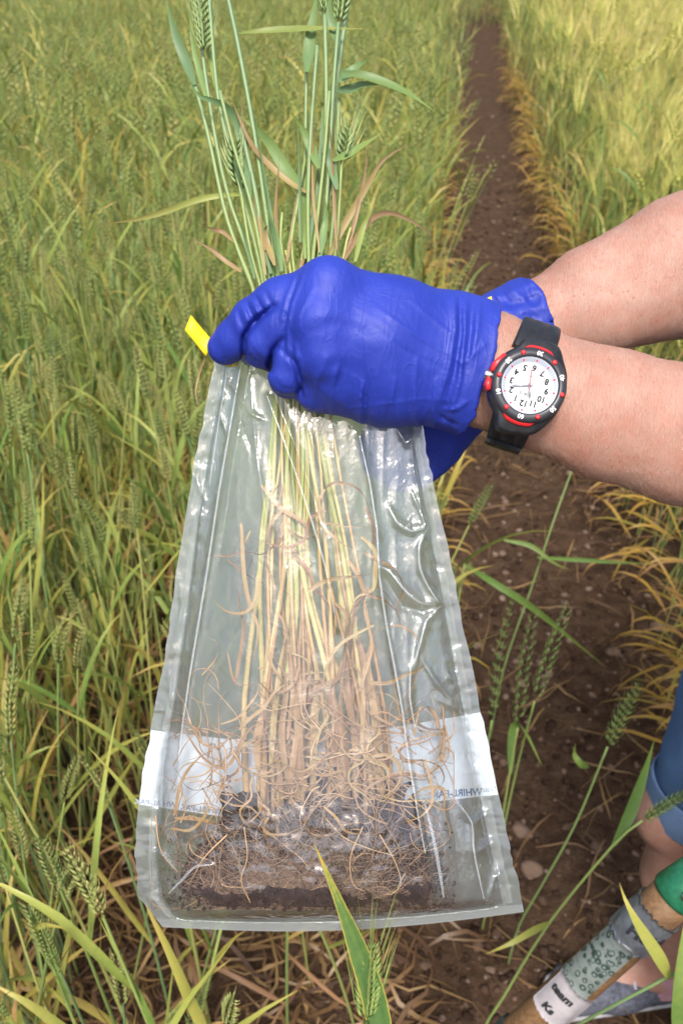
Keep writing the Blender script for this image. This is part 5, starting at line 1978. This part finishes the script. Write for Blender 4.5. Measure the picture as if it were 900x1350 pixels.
def crop(kind, x, y, seed, mats, label, cat, group, nind):
    n = len(x)
    rz = nrs.uniform(0, 6.28, n); tx = nrs.normal(-.02, .10, n); ty = nrs.normal(.02, .10, n); sc = nrs.uniform(.78, 1.14, n)
    if kind == 'barley': ty = ty + .10; tx = tx + .06
    A = place(x, y, rz, tx, ty, sc)
    z0 = gz(x, y) - .004
    dist = np.hypot(x - CX, y)
    ind = pick(x, y, nind, .75)
    isind = np.zeros(n, bool); isind[ind] = True
    # individuals, each with its parts; copies share the meshes of ten plants
    protos = []
    for k in range(10):
        tl = tiller(seed + k, kind, 0)
        ms = []
        for nm, m_, mt in [('stem', tl['stem'], mats[0])] + [('leaf', l_, mats[1]) for l_ in tl['leaf']] + [('ear', tl['ear'], mats[2])]:
            v, t, u, _ = m_.arrays()
            me = mk_mesh(nm, v, t, u); me.materials.append(mt); ms.append((nm, me))
        protos.append(ms)
    first = {}
    for c_, k in enumerate(ind):
        root = bpy.data.objects.new(kind + '_plant', None)
        root.empty_display_size = .05
        COL.objects.link(root)
        M4 = Matrix([[*A[k][0], x[k]], [*A[k][1], y[k]], [*A[k][2], z0[k]], [0, 0, 0, 1]])
        root.matrix_world = M4
        tag(root, label, cat, group)
        pk = c_ % 10
        if pk not in first:
            first[pk] = []
            for nm, me in protos[pk]:
                o = bpy.data.objects.new(nm, me); COL.objects.link(o); o.parent = root; first[pk].append(o)
        else:
            for src in first[pk]:
                o = src.copy(); COL.objects.link(o); o.parent = root
    # the rest of the crop as one mass
    V, T, U, Mi, nv = [], [], [], [], 0
    inn = seen(x, y)
    for lod, (d0, d1) in enumerate(((0, 1.5), (1.5, 3.4), (3.4, 99))):
        dd_ = np.where(inn, dist, 99.0 - 1)
        sel = np.nonzero(~isind & (dd_ >= d0) & (dd_ < d1))[0]
        nk = 14
        for k in range(nk):
            s_ = sel[k::nk]
            if not len(s_): continue
            v, t, u, m_ = merged(tiller(seed + 40 + lod * 20 + k, kind, lod))
            vv_ = np.einsum('nij,vj->nvi', A[s_], v) + np.stack([x[s_], y[s_], z0[s_]], -1)[:, None, :]
            V.append(vv_.reshape(-1, 3))
            T.append((t[None] + (nv + len(v) * np.arange(len(s_)))[:, None, None]).reshape(-1, 3))
            U.append(np.tile(u, (len(s_), 1))); Mi.append(np.tile(m_, len(s_)))
            nv += len(v) * len(s_)
    o = link(kind + '_crop', mk_mesh(kind + '_crop', np.concatenate(V), np.concatenate(T), np.concatenate(U), np.concatenate(Mi)), None, mats)
    tag(o, kind='stuff')
    print(kind, n, 'plants', len(ind), 'individual', sum(len(a) for a in T), 'tris')


crop('wheat', wx, wy, 100, [M_STEM, M_LEAF, M_EAR], 'standing green wheat plant in the dense crop left of the path', 'wheat', 'wheat plants standing left of the path', 280)
crop('barley', bx, by, 300, [M_STEM, M_LEAF, M_BEAR], 'standing pale golden barley plant with long awns right of the path', 'barley', 'barley plants standing right of the path', 260)

# dead straw on the ground under the crop, and withered skirts along the path
mb = MB()
r = random.Random(17)
for k in range(3000):
    if k < 1000: x, y = r.uniform(-.62, .04), r.uniform(.30, 1.35)
    elif k < 2000: x, y = r.uniform(-1.7, 0.0), r.uniform(.2, 3.2)
    elif k > 2600: x, y = r.uniform(0, PW), .4 + 3.5 * r.random() ** 1.5
    else: x, y = r.choice((r.gauss(-.02, .05), r.gauss(PW + .02, .06))), r.uniform(.5, 7)
    a = r.uniform(0, 6.28)
    L = r.uniform(.05, .20)
    p = np.array([x, y, gz1(x, y) + r.uniform(.002, .05)])
    pts = [p]
    z_ = r.uniform(-.3, .6)
    for j in range(5):
        a += r.uniform(-.7, .7) * (.35 if k > 2600 else 1); z_ += r.uniform(-.5, .3)
        pts.append(pts[-1] + np.array([math.cos(a), math.sin(a), math.sin(z_) * .5]) * L / 5)
        pts[-1][2] = max(pts[-1][2], gz1(pts[-1][0], pts[-1][1]) + .003)
    ribbon(mb, np.array(pts), r.uniform(.003, .009) * (.55 if k > 2600 else 1), age=r.uniform(0, 1), rows=1, twist=r.uniform(-2, 2))
tag(mb.build('straw_litter', [M_STRAW], None), kind='stuff')
mb = MB()
for k in range(1500):
    if k < 950: x, y, s_ = PW + .03 + r.gauss(.02, .035), 1.15 + 9 * r.random() ** 1.6, -1
    else: x, y, s_ = r.gauss(-.05, .04), .9 + 7 * r.random() ** 1.6, 1
    if y < 1.05 or (s_ < 0 and y < 2.3 and r.random() < .62): continue
    base = np.array([x, y, r.uniform(.03, .26)])
    a = (math.pi if s_ < 0 else 0) + r.gauss(0, .7)
    pts = leaf_pts(r, base, a, r.uniform(.12, .24), r.uniform(.0, .9), r.uniform(1.6, 3.2), 7)
    pts[:, 2] = np.maximum(pts[:, 2], -.005)
    ribbon(mb, pts, r.uniform(.006, .010), age=r.uniform(.52, .84), rows=1, twist=r.uniform(-1.2, 1.2))
tag(mb.build('withered_edge_leaves', [plant_mat('edge_leaf', [(0, (.12, .17, .04)), (.5, (.36, .30, .06)), (.75, (.50, .31, .06)), (1, (.36, .20, .08))], trans=.3)], None), kind='stuff')


# ---- stray wheat plants in front, each with its own shape
def stray(name, label, ear_pts, stem_pts, leaves, age=.1, awn=.012, ear_size=.9, stem_r=.0019, awn_w=.0004, earmat=None, ground_base=True):
    """points are (px, py, height above ground) seen from the path"""
    q = [G(*p_) for p_ in stem_pts]
    base = q[-1].copy()
    if ground_base:
        base = np.array([q[-1][0] + (q[-1][0] - q[-2][0]) * .2, q[-1][1] + (q[-1][1] - q[-2][1]) * .2, 0.0])
        base[2] = gz1(base[0], base[1]) - .01
        q.append(base)
    root = empty(name, base)
    tag(root, label, 'wheat', 'stray wheat plants leaning over the path')
    mb = MB(); tube(mb, resample(np.array(q), 26), [stem_r * .8, stem_r, stem_r * 1.1], 8, age=age, caps=True)
    mb.build('stem', [M_STEM], root)
    if ear_pts:
        mb = MB(); ear(mb, np.array([G(*p_) for p_ in ear_pts]), ear_size, 20, awn, age + .02, 0, 3, awn_w)
        mb.build('ear', [earmat or M_EAR], root)
    for pts, wm, ag, tw in leaves:
        p3 = resample(np.array([G(*p_) for p_ in pts]), 16)
        mb = MB(); ribbon(mb, p3, wm, side=np.cross(unit(p3[-1] - p3[0]), FW), age=ag, prof=WIDE, fold=.25, twist=tw)
        mb.build('leaf', [M_LEAF], root)
    return root


M_EARG = plant_mat('ear_green', [(0, (.15, .23, .06)), (.5, (.28, .34, .10)), (1, (.42, .38, .15))], rvar=.4, tip=.1, trans=.1)
stray('wheat_plant', 'dark green wheat ear closest to the bag edge, leftmost of three over the path', [(648, 950, .60), (658, 860, .64), (674, 790, .68)], [(648, 950, .60), (636, 1020, .45), (625, 1090, .25)], [], .12, .010, earmat=M_EARG)
stray('wheat_plant', 'dark green wheat ear between two others over the path', [(682, 960, .58), (690, 880, .62), (703, 808, .66)], [(682, 960, .58), (668, 1040, .44), (655, 1120, .25)], [([(672, 1020, .46), (676, 960, .52), (690, 960, .54), (714, 1010, .52)], .013, .12, .3)], .12, .010, earmat=M_EARG)
stray('wheat_plant', 'dark green wheat ear tilted right, rightmost of three over the path', [(704, 925, .60), (724, 862, .63), (748, 800, .66)], [(704, 925, .60), (684, 1000, .45), (664, 1090, .25)], [], .12, .012, earmat=M_EARG)
stray('wheat_plant', 'leaning wheat stalk with a green ear pointing at the denim leg', [(800, 985, .60), (818, 946, .64), (842, 902, .69)], [(800, 985, .60), (757, 1088, .42), (712, 1170, .24), (684, 1220, .12)],
      [([(775, 1012, .55), (764, 1006, .57), (756, 994, .58), (758, 980, .6)], .010, .22, .3)], .12, .010, earmat=M_EARG)
stray('wheat_plant', 'leaning wheat stalk with broad leaf and ear crossing the bare knee', [(846, 1082, .58), (876, 1062, .60), (915, 1040, .62)], [(846, 1082, .58), (808, 1114, .53), (724, 1216, .36), (662, 1316, .20), (640, 1352, .12)],
      [([(808, 1114, .53), (826, 1080, .56), (848, 1020, .60), (862, 975, .62)], .017, .08, .2), ([(724, 1216, .36), (700, 1228, .38), (672, 1244, .38), (640, 1258, .36)], .010, .3, .5)], .14, .012, earmat=M_EARG)
stray('wheat_plant', 'stalk with a long level leaf crossing the path below the wrist', None, [(754, 618, .55), (728, 690, .48), (700, 775, .36), (664, 880, .20)],
      [([(708, 735, .44), (760, 738, .46), (810, 741, .46), (864, 744, .46)], .009, .30, .2), ([(664, 712, .46), (700, 720, .46), (730, 742, .44), (752, 752, .42)], .010, .05, .3)], .06)
stray('wheat_plant', 'stalk with a thick bent blue-green leaf hanging across the path', None, [(612, 744, .5), (600, 820, .4), (590, 920, .2)],
      [([(612, 744, .5), (650, 768, .52), (700, 800, .48), (760, 848, .38), (798, 880, .32)], .013, .06, .8)], .1)
stray('wheat_plant', 'stalk over the wooden spade shaft with a hanging yellow-green leaf', None, [(930, 1262, .78), (880, 1288, .74), (800, 1330, .66), (720, 1374, .52), (640, 1425, .34)],
      [([(882, 1290, .74), (868, 1262, .77), (842, 1222, .80), (824, 1188, .82), (816, 1164, .82)], .012, .40, .4), ([(892, 1375, .70), (894, 1310, .75), (898, 1250, .78), (904, 1200, .80)], .014, .16, .2)], .1)
# the tall plant whose flag leaf lies in front of the bag
q = [P(489, 1246, .417), P(486, 1290, .416), P(483, 1345, .416), P(482, 1400, .417)]
b0 = np.array([q[-1][0], q[-1][1], gz1(q[-1][0], q[-1][1]) - .01])
root = empty('wheat_plant', b0)
tag(root, 'tall bearded wheat plant whose mottled flag leaf rises in front of the bag', 'wheat')
mb = MB(); tube(mb, resample(np.array([q[2], q[3], (q[3] + b0) / 2 + np.array([.01, 0, 0]), b0]), 24), [.0014, .0019], 8, age=.15); mb.build('stem', [M_STEM], root)
mb = MB(); ear(mb, np.array(q[:3][::-1]), .62, 26, .028, .12, 0, 3, .00022); mb.build('ear', [M_EARG], root)
p3 = resample(np.array([P(506, 1385, .4165), P(494, 1320, .4165), (P(478, 1268, .416)), P(455, 1208, .414), P(434, 1158, .412), P(414, 1112, .410)]), 22)


def flag_mat():
    """green blade, mottled, with yellow and brown margins towards the tip"""
    t = NT('flag_leaf_mottled')
    sp = t.n('SeparateXYZ'); t.l(t.n('UVMap').outputs[0], sp.inputs[0])
    geo = t.n('NewGeometry')
    nz = t.noise(260, geo.outputs['Position'], 4)
    a = t.math('ADD', sp.outputs[1], t.math('MULTIPLY', t.math('POWER', sp.outputs[0], 3.0), .65))
    a = t.math('ADD', a, t.math('MULTIPLY', t.math('SUBTRACT', nz, .5), .55), clamp=True)
    c = t.ramp(a, [(0, (.06, .14, .04)), (.32, (.12, .20, .045)), (.55, (.38, .36, .07)), (.75, (.46, .33, .07)), (1, (.30, .15, .05))])
    b = t.bsdf(c, .45, None, .4)
    tr = t.n('BsdfTranslucent'); t.l(c, tr.inputs[0])
    mx = t.n('MixShader'); mx.inputs[0].default_value = .3
    t.l(b.outputs[0], mx.inputs[1]); t.l(tr.outputs[0], mx.inputs[2])
    return t.done(mx.outputs[0])


M_FLAG = flag_mat()
t_, n_, b_ = frames(p3)
sd_ = unit(np.cross(unit(p3[-1] - p3[0]), FW)); n_ = unit(sd_ - t_ * (t_ @ sd_)[:, None]); b_ = np.cross(t_, n_)
k = len(p3)
wv = px2m(33, .415) * .5 * np.interp(np.linspace(0, 1, k), np.linspace(0, 1, 10), [.9, 1, 1, .96, .85, .66, .45, .30, .16, .02])
cols = np.array([-1, -.85, -.4, 0, .4, .85, 1])
V = np.stack([p3 + n_ * (wv * c_)[:, None] + b_ * (wv * abs(c_) * .35)[:, None] for c_ in cols], 1).reshape(-1, 3)
U = np.stack([np.repeat(np.linspace(0, 1, k), 7), np.tile(np.array([.75, .22, .05, .15, .05, .22, .75]), k)], 1)
Q = [(a * 7 + j, a * 7 + j + 1, (a + 1) * 7 + j + 1, (a + 1) * 7 + j) for a in range(k - 1) for j in range(6)]
mb = MB(); mb.add(V, Q, U); mb.build('flag_leaf', [M_FLAG], root)

# ================================================================== spade leaning by the leg
A0, A1 = P(915, 1156, .86), P(690, 1360, .955)
ax = unit(A1 - A0)
Lg = (A0[2] - .06) / -ax[2]
RS = .0222
fac = unit(-(FW - ax * (FW @ ax)))           # towards the camera
lat = -np.cross(ax, fac)                        # around the shaft
spade = empty('spade', A0 + ax * Lg)
tag(spade, 'wooden-shafted spade with green grip, duct tape and a handwritten paper label', 'spade')


def cylp(s_, a_, r_):
    s_, a_, r_ = np.broadcast_arrays(np.asarray(s_, float), np.asarray(a_, float), np.asarray(r_, float))
    return A0 + ax * s_[..., None] + fac * (np.cos(a_) * r_)[..., None] + lat * (np.sin(a_) * r_)[..., None]


def wrap(name, s0, s1, a0, a1, r_, mat, th=.0012, ns=8, na=40, ragged=0.0, seed=0, wrinkle=0.0, parent=None):
    rr_ = random.Random(seed)
    sv_ = np.linspace(0, 1, ns); av = np.linspace(a0, a1, na)
    e0 = s0 + ragged * np.array([rr_.uniform(-1, 1) for _ in av]); e1 = s1 + ragged * np.array([rr_.uniform(-1, 1) for _ in av])
    S = e0[None] + (e1 - e0)[None] * sv_[:, None]
    Aa = np.tile(av, (ns, 1))
    Rr = np.full(S.shape, r_)
    if wrinkle: Rr = Rr + wrinkle * fbm(np.stack([S * 90, Aa * 3], -1), seed + 3, 3)
    V = np.concatenate([cylp(S, Aa, Rr + th).reshape(-1, 3), cylp(S, Aa, Rr * 0 + r_ - .0005).reshape(-1, 3)])
    i_ = np.arange(ns * na).reshape(ns, na)
    Q = list(np.stack([i_[:-1, :-1], i_[:-1, 1:], i_[1:, 1:], i_[1:, :-1]], -1).reshape(-1, 4))
    rim = list(i_[0, :]) + list(i_[1:, -1]) + list(i_[-1, -2::-1]) + list(i_[-2:0:-1, 0])
    for a in range(len(rim)):
        b = rim[(a + 1) % len(rim)]; c_ = rim[a]
        Q.append((c_, b, b + ns * na, c_ + ns * na))
    mb = MB(); mb.add(V, Q)
    return mb.build(name, [mat], parent or spade, smooth=True)


def wood_mat():
    t = NT('worn_ash_wood')
    q = Vector((1, 0, 0)).rotation_difference(Vector(ax)).inverted().to_euler()
    mp = t.n('Mapping'); mp.inputs['Rotation'].default_value = q; mp.inputs['Scale'].default_value = (.12, 1, 1)
    t.l(t.pos(), mp.inputs['Vector'])
    f = t.noise(260, mp.outputs[0], 5, .6, .5)
    d = t.noise(30, t.pos(), 4)
    c = t.ramp(f, [(.3, (.10, .052, .022)), (.7, (.23, .13, .06))])
    c = t.mix(t.ramp(d, [(.45, 0.0), (.75, .7)]), c, (.075, .045, .025))
    return t.done(t.bsdf(c, .6, t.bump(f, .3, .0006), .35))


def tape_mat():
    """pale tape printed with rows of green rings and speckles"""
    t = NT('printed_green_tape')
    q = Vector((1, 0, 0)).rotation_difference(Vector(ax)).inverted().to_euler()
    mp = t.n('Mapping'); mp.inputs['Rotation'].default_value = q
    t.l(t.pos(), mp.inputs['Vector'])
    wv_ = t.n('TexWave', wave_type='BANDS', bands_direction='X'); wv_.inputs['Scale'].default_value = 26; wv_.inputs['Distortion'].default_value = 1.2
    t.l(mp.outputs[0], wv_.inputs['Vector'])
    v = t.n('TexVoronoi'); v.inputs['Scale'].default_value = 130; t.l(t.pos(), v.inputs['Vector'])
    rings = t.ramp(v.outputs['Distance'], [(.18, .0), (.26, 1.0), (.42, 1.0), (.52, 0.0)])
    sp = t.noise(500, t.pos(), 3)
    f = t.math('ADD', t.math('MULTIPLY', rings, .6), t.math('MULTIPLY', wv_.outputs['Fac'], .35))
    f = t.math('ADD', f, t.math('MULTIPLY', t.math('SUBTRACT', sp, .5), .8), clamp=True)
    c = t.ramp(f, [(.25, (.16, .185, .17)), (.55, (.085, .11, .10)), (.8, (.02, .04, .034))])
    return t.done(t.bsdf(c, .5, None, .4))


M_WOOD = wood_mat()
M_DUCT = simple('duct_tape', (.12, .13, .145), .32, .6, .25, nscale=120, namt=.25, bump=.0012, bscale=140)
M_PAPER = simple('paper_label', (.33, .305, .315), .75, .2, nscale=80, namt=.12)
M_GREEN = simple('green_plastic', (.012, .115, .055), .35, .5, nscale=150, namt=.3)
M_SOCKET = simple('steel_socket_dark', (.035, .05, .045), .55, .5, .5, nscale=100, namt=.5)
mb = MB()
tube(mb, np.array([A0 + ax * s_ for s_ in np.linspace(.02, Lg, 20)]), RS, 40)
mb.build('shaft', [M_WOOD], spade)
px_s = lambda f: np.linalg.norm(A1 - A0) * f      # fraction of the visible run
wrap('duct_tape', px_s(.195), px_s(.36), -3.14, 3.14, RS + .0012, M_DUCT, .0012, 14, 64, .0022, 5, .0016)
wrap('printed_tape', px_s(.35), px_s(.66), -1.65, .2, RS + .0002, M_TAPE if 'M_TAPE' in globals() else tape_mat(), .0005, 10, 30, .0006, 6)
wrap('paper_label', px_s(.645), px_s(.83), -1.5, .95, RS + .0005, M_PAPER, .0006, 10, 34, .0012, 7, .0006)


def shaft_text(body, s_, a_, size, ang, mat, parent_name='handwriting', bold=.0006, rad=RS + .0022):
    V, T = text_mesh(body, size, bold)
    sh = V[:, 1] * .25
    x, y = V[:, 0] + sh, V[:, 1]
    ca, sa = math.cos(ang), math.sin(ang)
    X, Y = x * ca - y * sa, x * sa + y * ca
    mb = MB(); mb.add(cylp(s_ - Y, a_ + X / RS, rad), T)
    return mb.build(parent_name, [mat], spade, smooth=False)


M_PEN = simple('marker_ink', (.015, .015, .02), .5)
sgn = 1.0
shaft_text('team', px_s(.70), -.62 * sgn, .0125, .15, M_PEN)
shaft_text('Ks', px_s(.785), -.6 * sgn, .012, .15, M_PEN)
shaft_text('Field', px_s(.275), -.1, .017, .3, M_PEN, rad=RS + .0046)
# grip: a D of green plastic, mostly outside the frame
mb = MB()
u_ = unit(lat)
gp = [A0 - ax * .005, A0 - ax * .05 + u_ * .032, A0 - ax * .11 + u_ * .052, A0 - ax * .135 + u_ * .03, A0 - ax * .14, A0 - ax * .135 - u_ * .03, A0 - ax * .11 - u_ * .052, A0 - ax * .05 - u_ * .032, A0 - ax * .005]
tube(mb, resample(np.array(gp), 60), .0135, 14)
tube(mb, np.array([A0 + ax * px_s(.115), A0 + ax * px_s(.10), A0 + ax * .01, A0 - ax * .02]), [RS + .001, RS + .0025, RS + .0005, .018], 32)
gr = mb.build('grip', [M_GREEN], spade)
mb = MB()
tube(mb, np.array([A0 + ax * .012 - lat * .006 + fac * (RS - .002), A0 + ax * .012 - lat * .006 + fac * (RS + .0035)]), .0042, 14)
mb.build('rivet', [M_STEEL], gr)
# socket and blade standing in the soil below the frame
mb = MB()
s0 = px_s(1.03)
tube(mb, np.array([A0 + ax * s_ for s_ in np.linspace(s0, Lg - .12, 8)]), [RS + .003, RS + .003, RS + .002], 32)
mb.build('socket', [M_SOCKET], spade)
mb = MB()
c0, c1 = A0 + ax * (Lg - .16), A0 + ax * (Lg + .05)
V = []
for s_ in (0, 1):
    for a, b in ((0, -.09), (0, .09), (.75, .085), (1, 0), (.75, -.085)):
        V.append(c0 + (c1 - c0) * a + lat * b + fac * (.002 * (2 * s_ - 1)))
mb.add(V, [(0, 2, 1), (0, 4, 2), (4, 3, 2), (5, 6, 7), (5, 7, 9), (9, 7, 8)] + [t3 for a in range(5) for t3 in ((a, (a + 1) % 5, 5 + (a + 1) % 5), (a, 5 + (a + 1) % 5, 5 + a))])
mb.build('blade', [M_STEEL], spade, smooth=False)
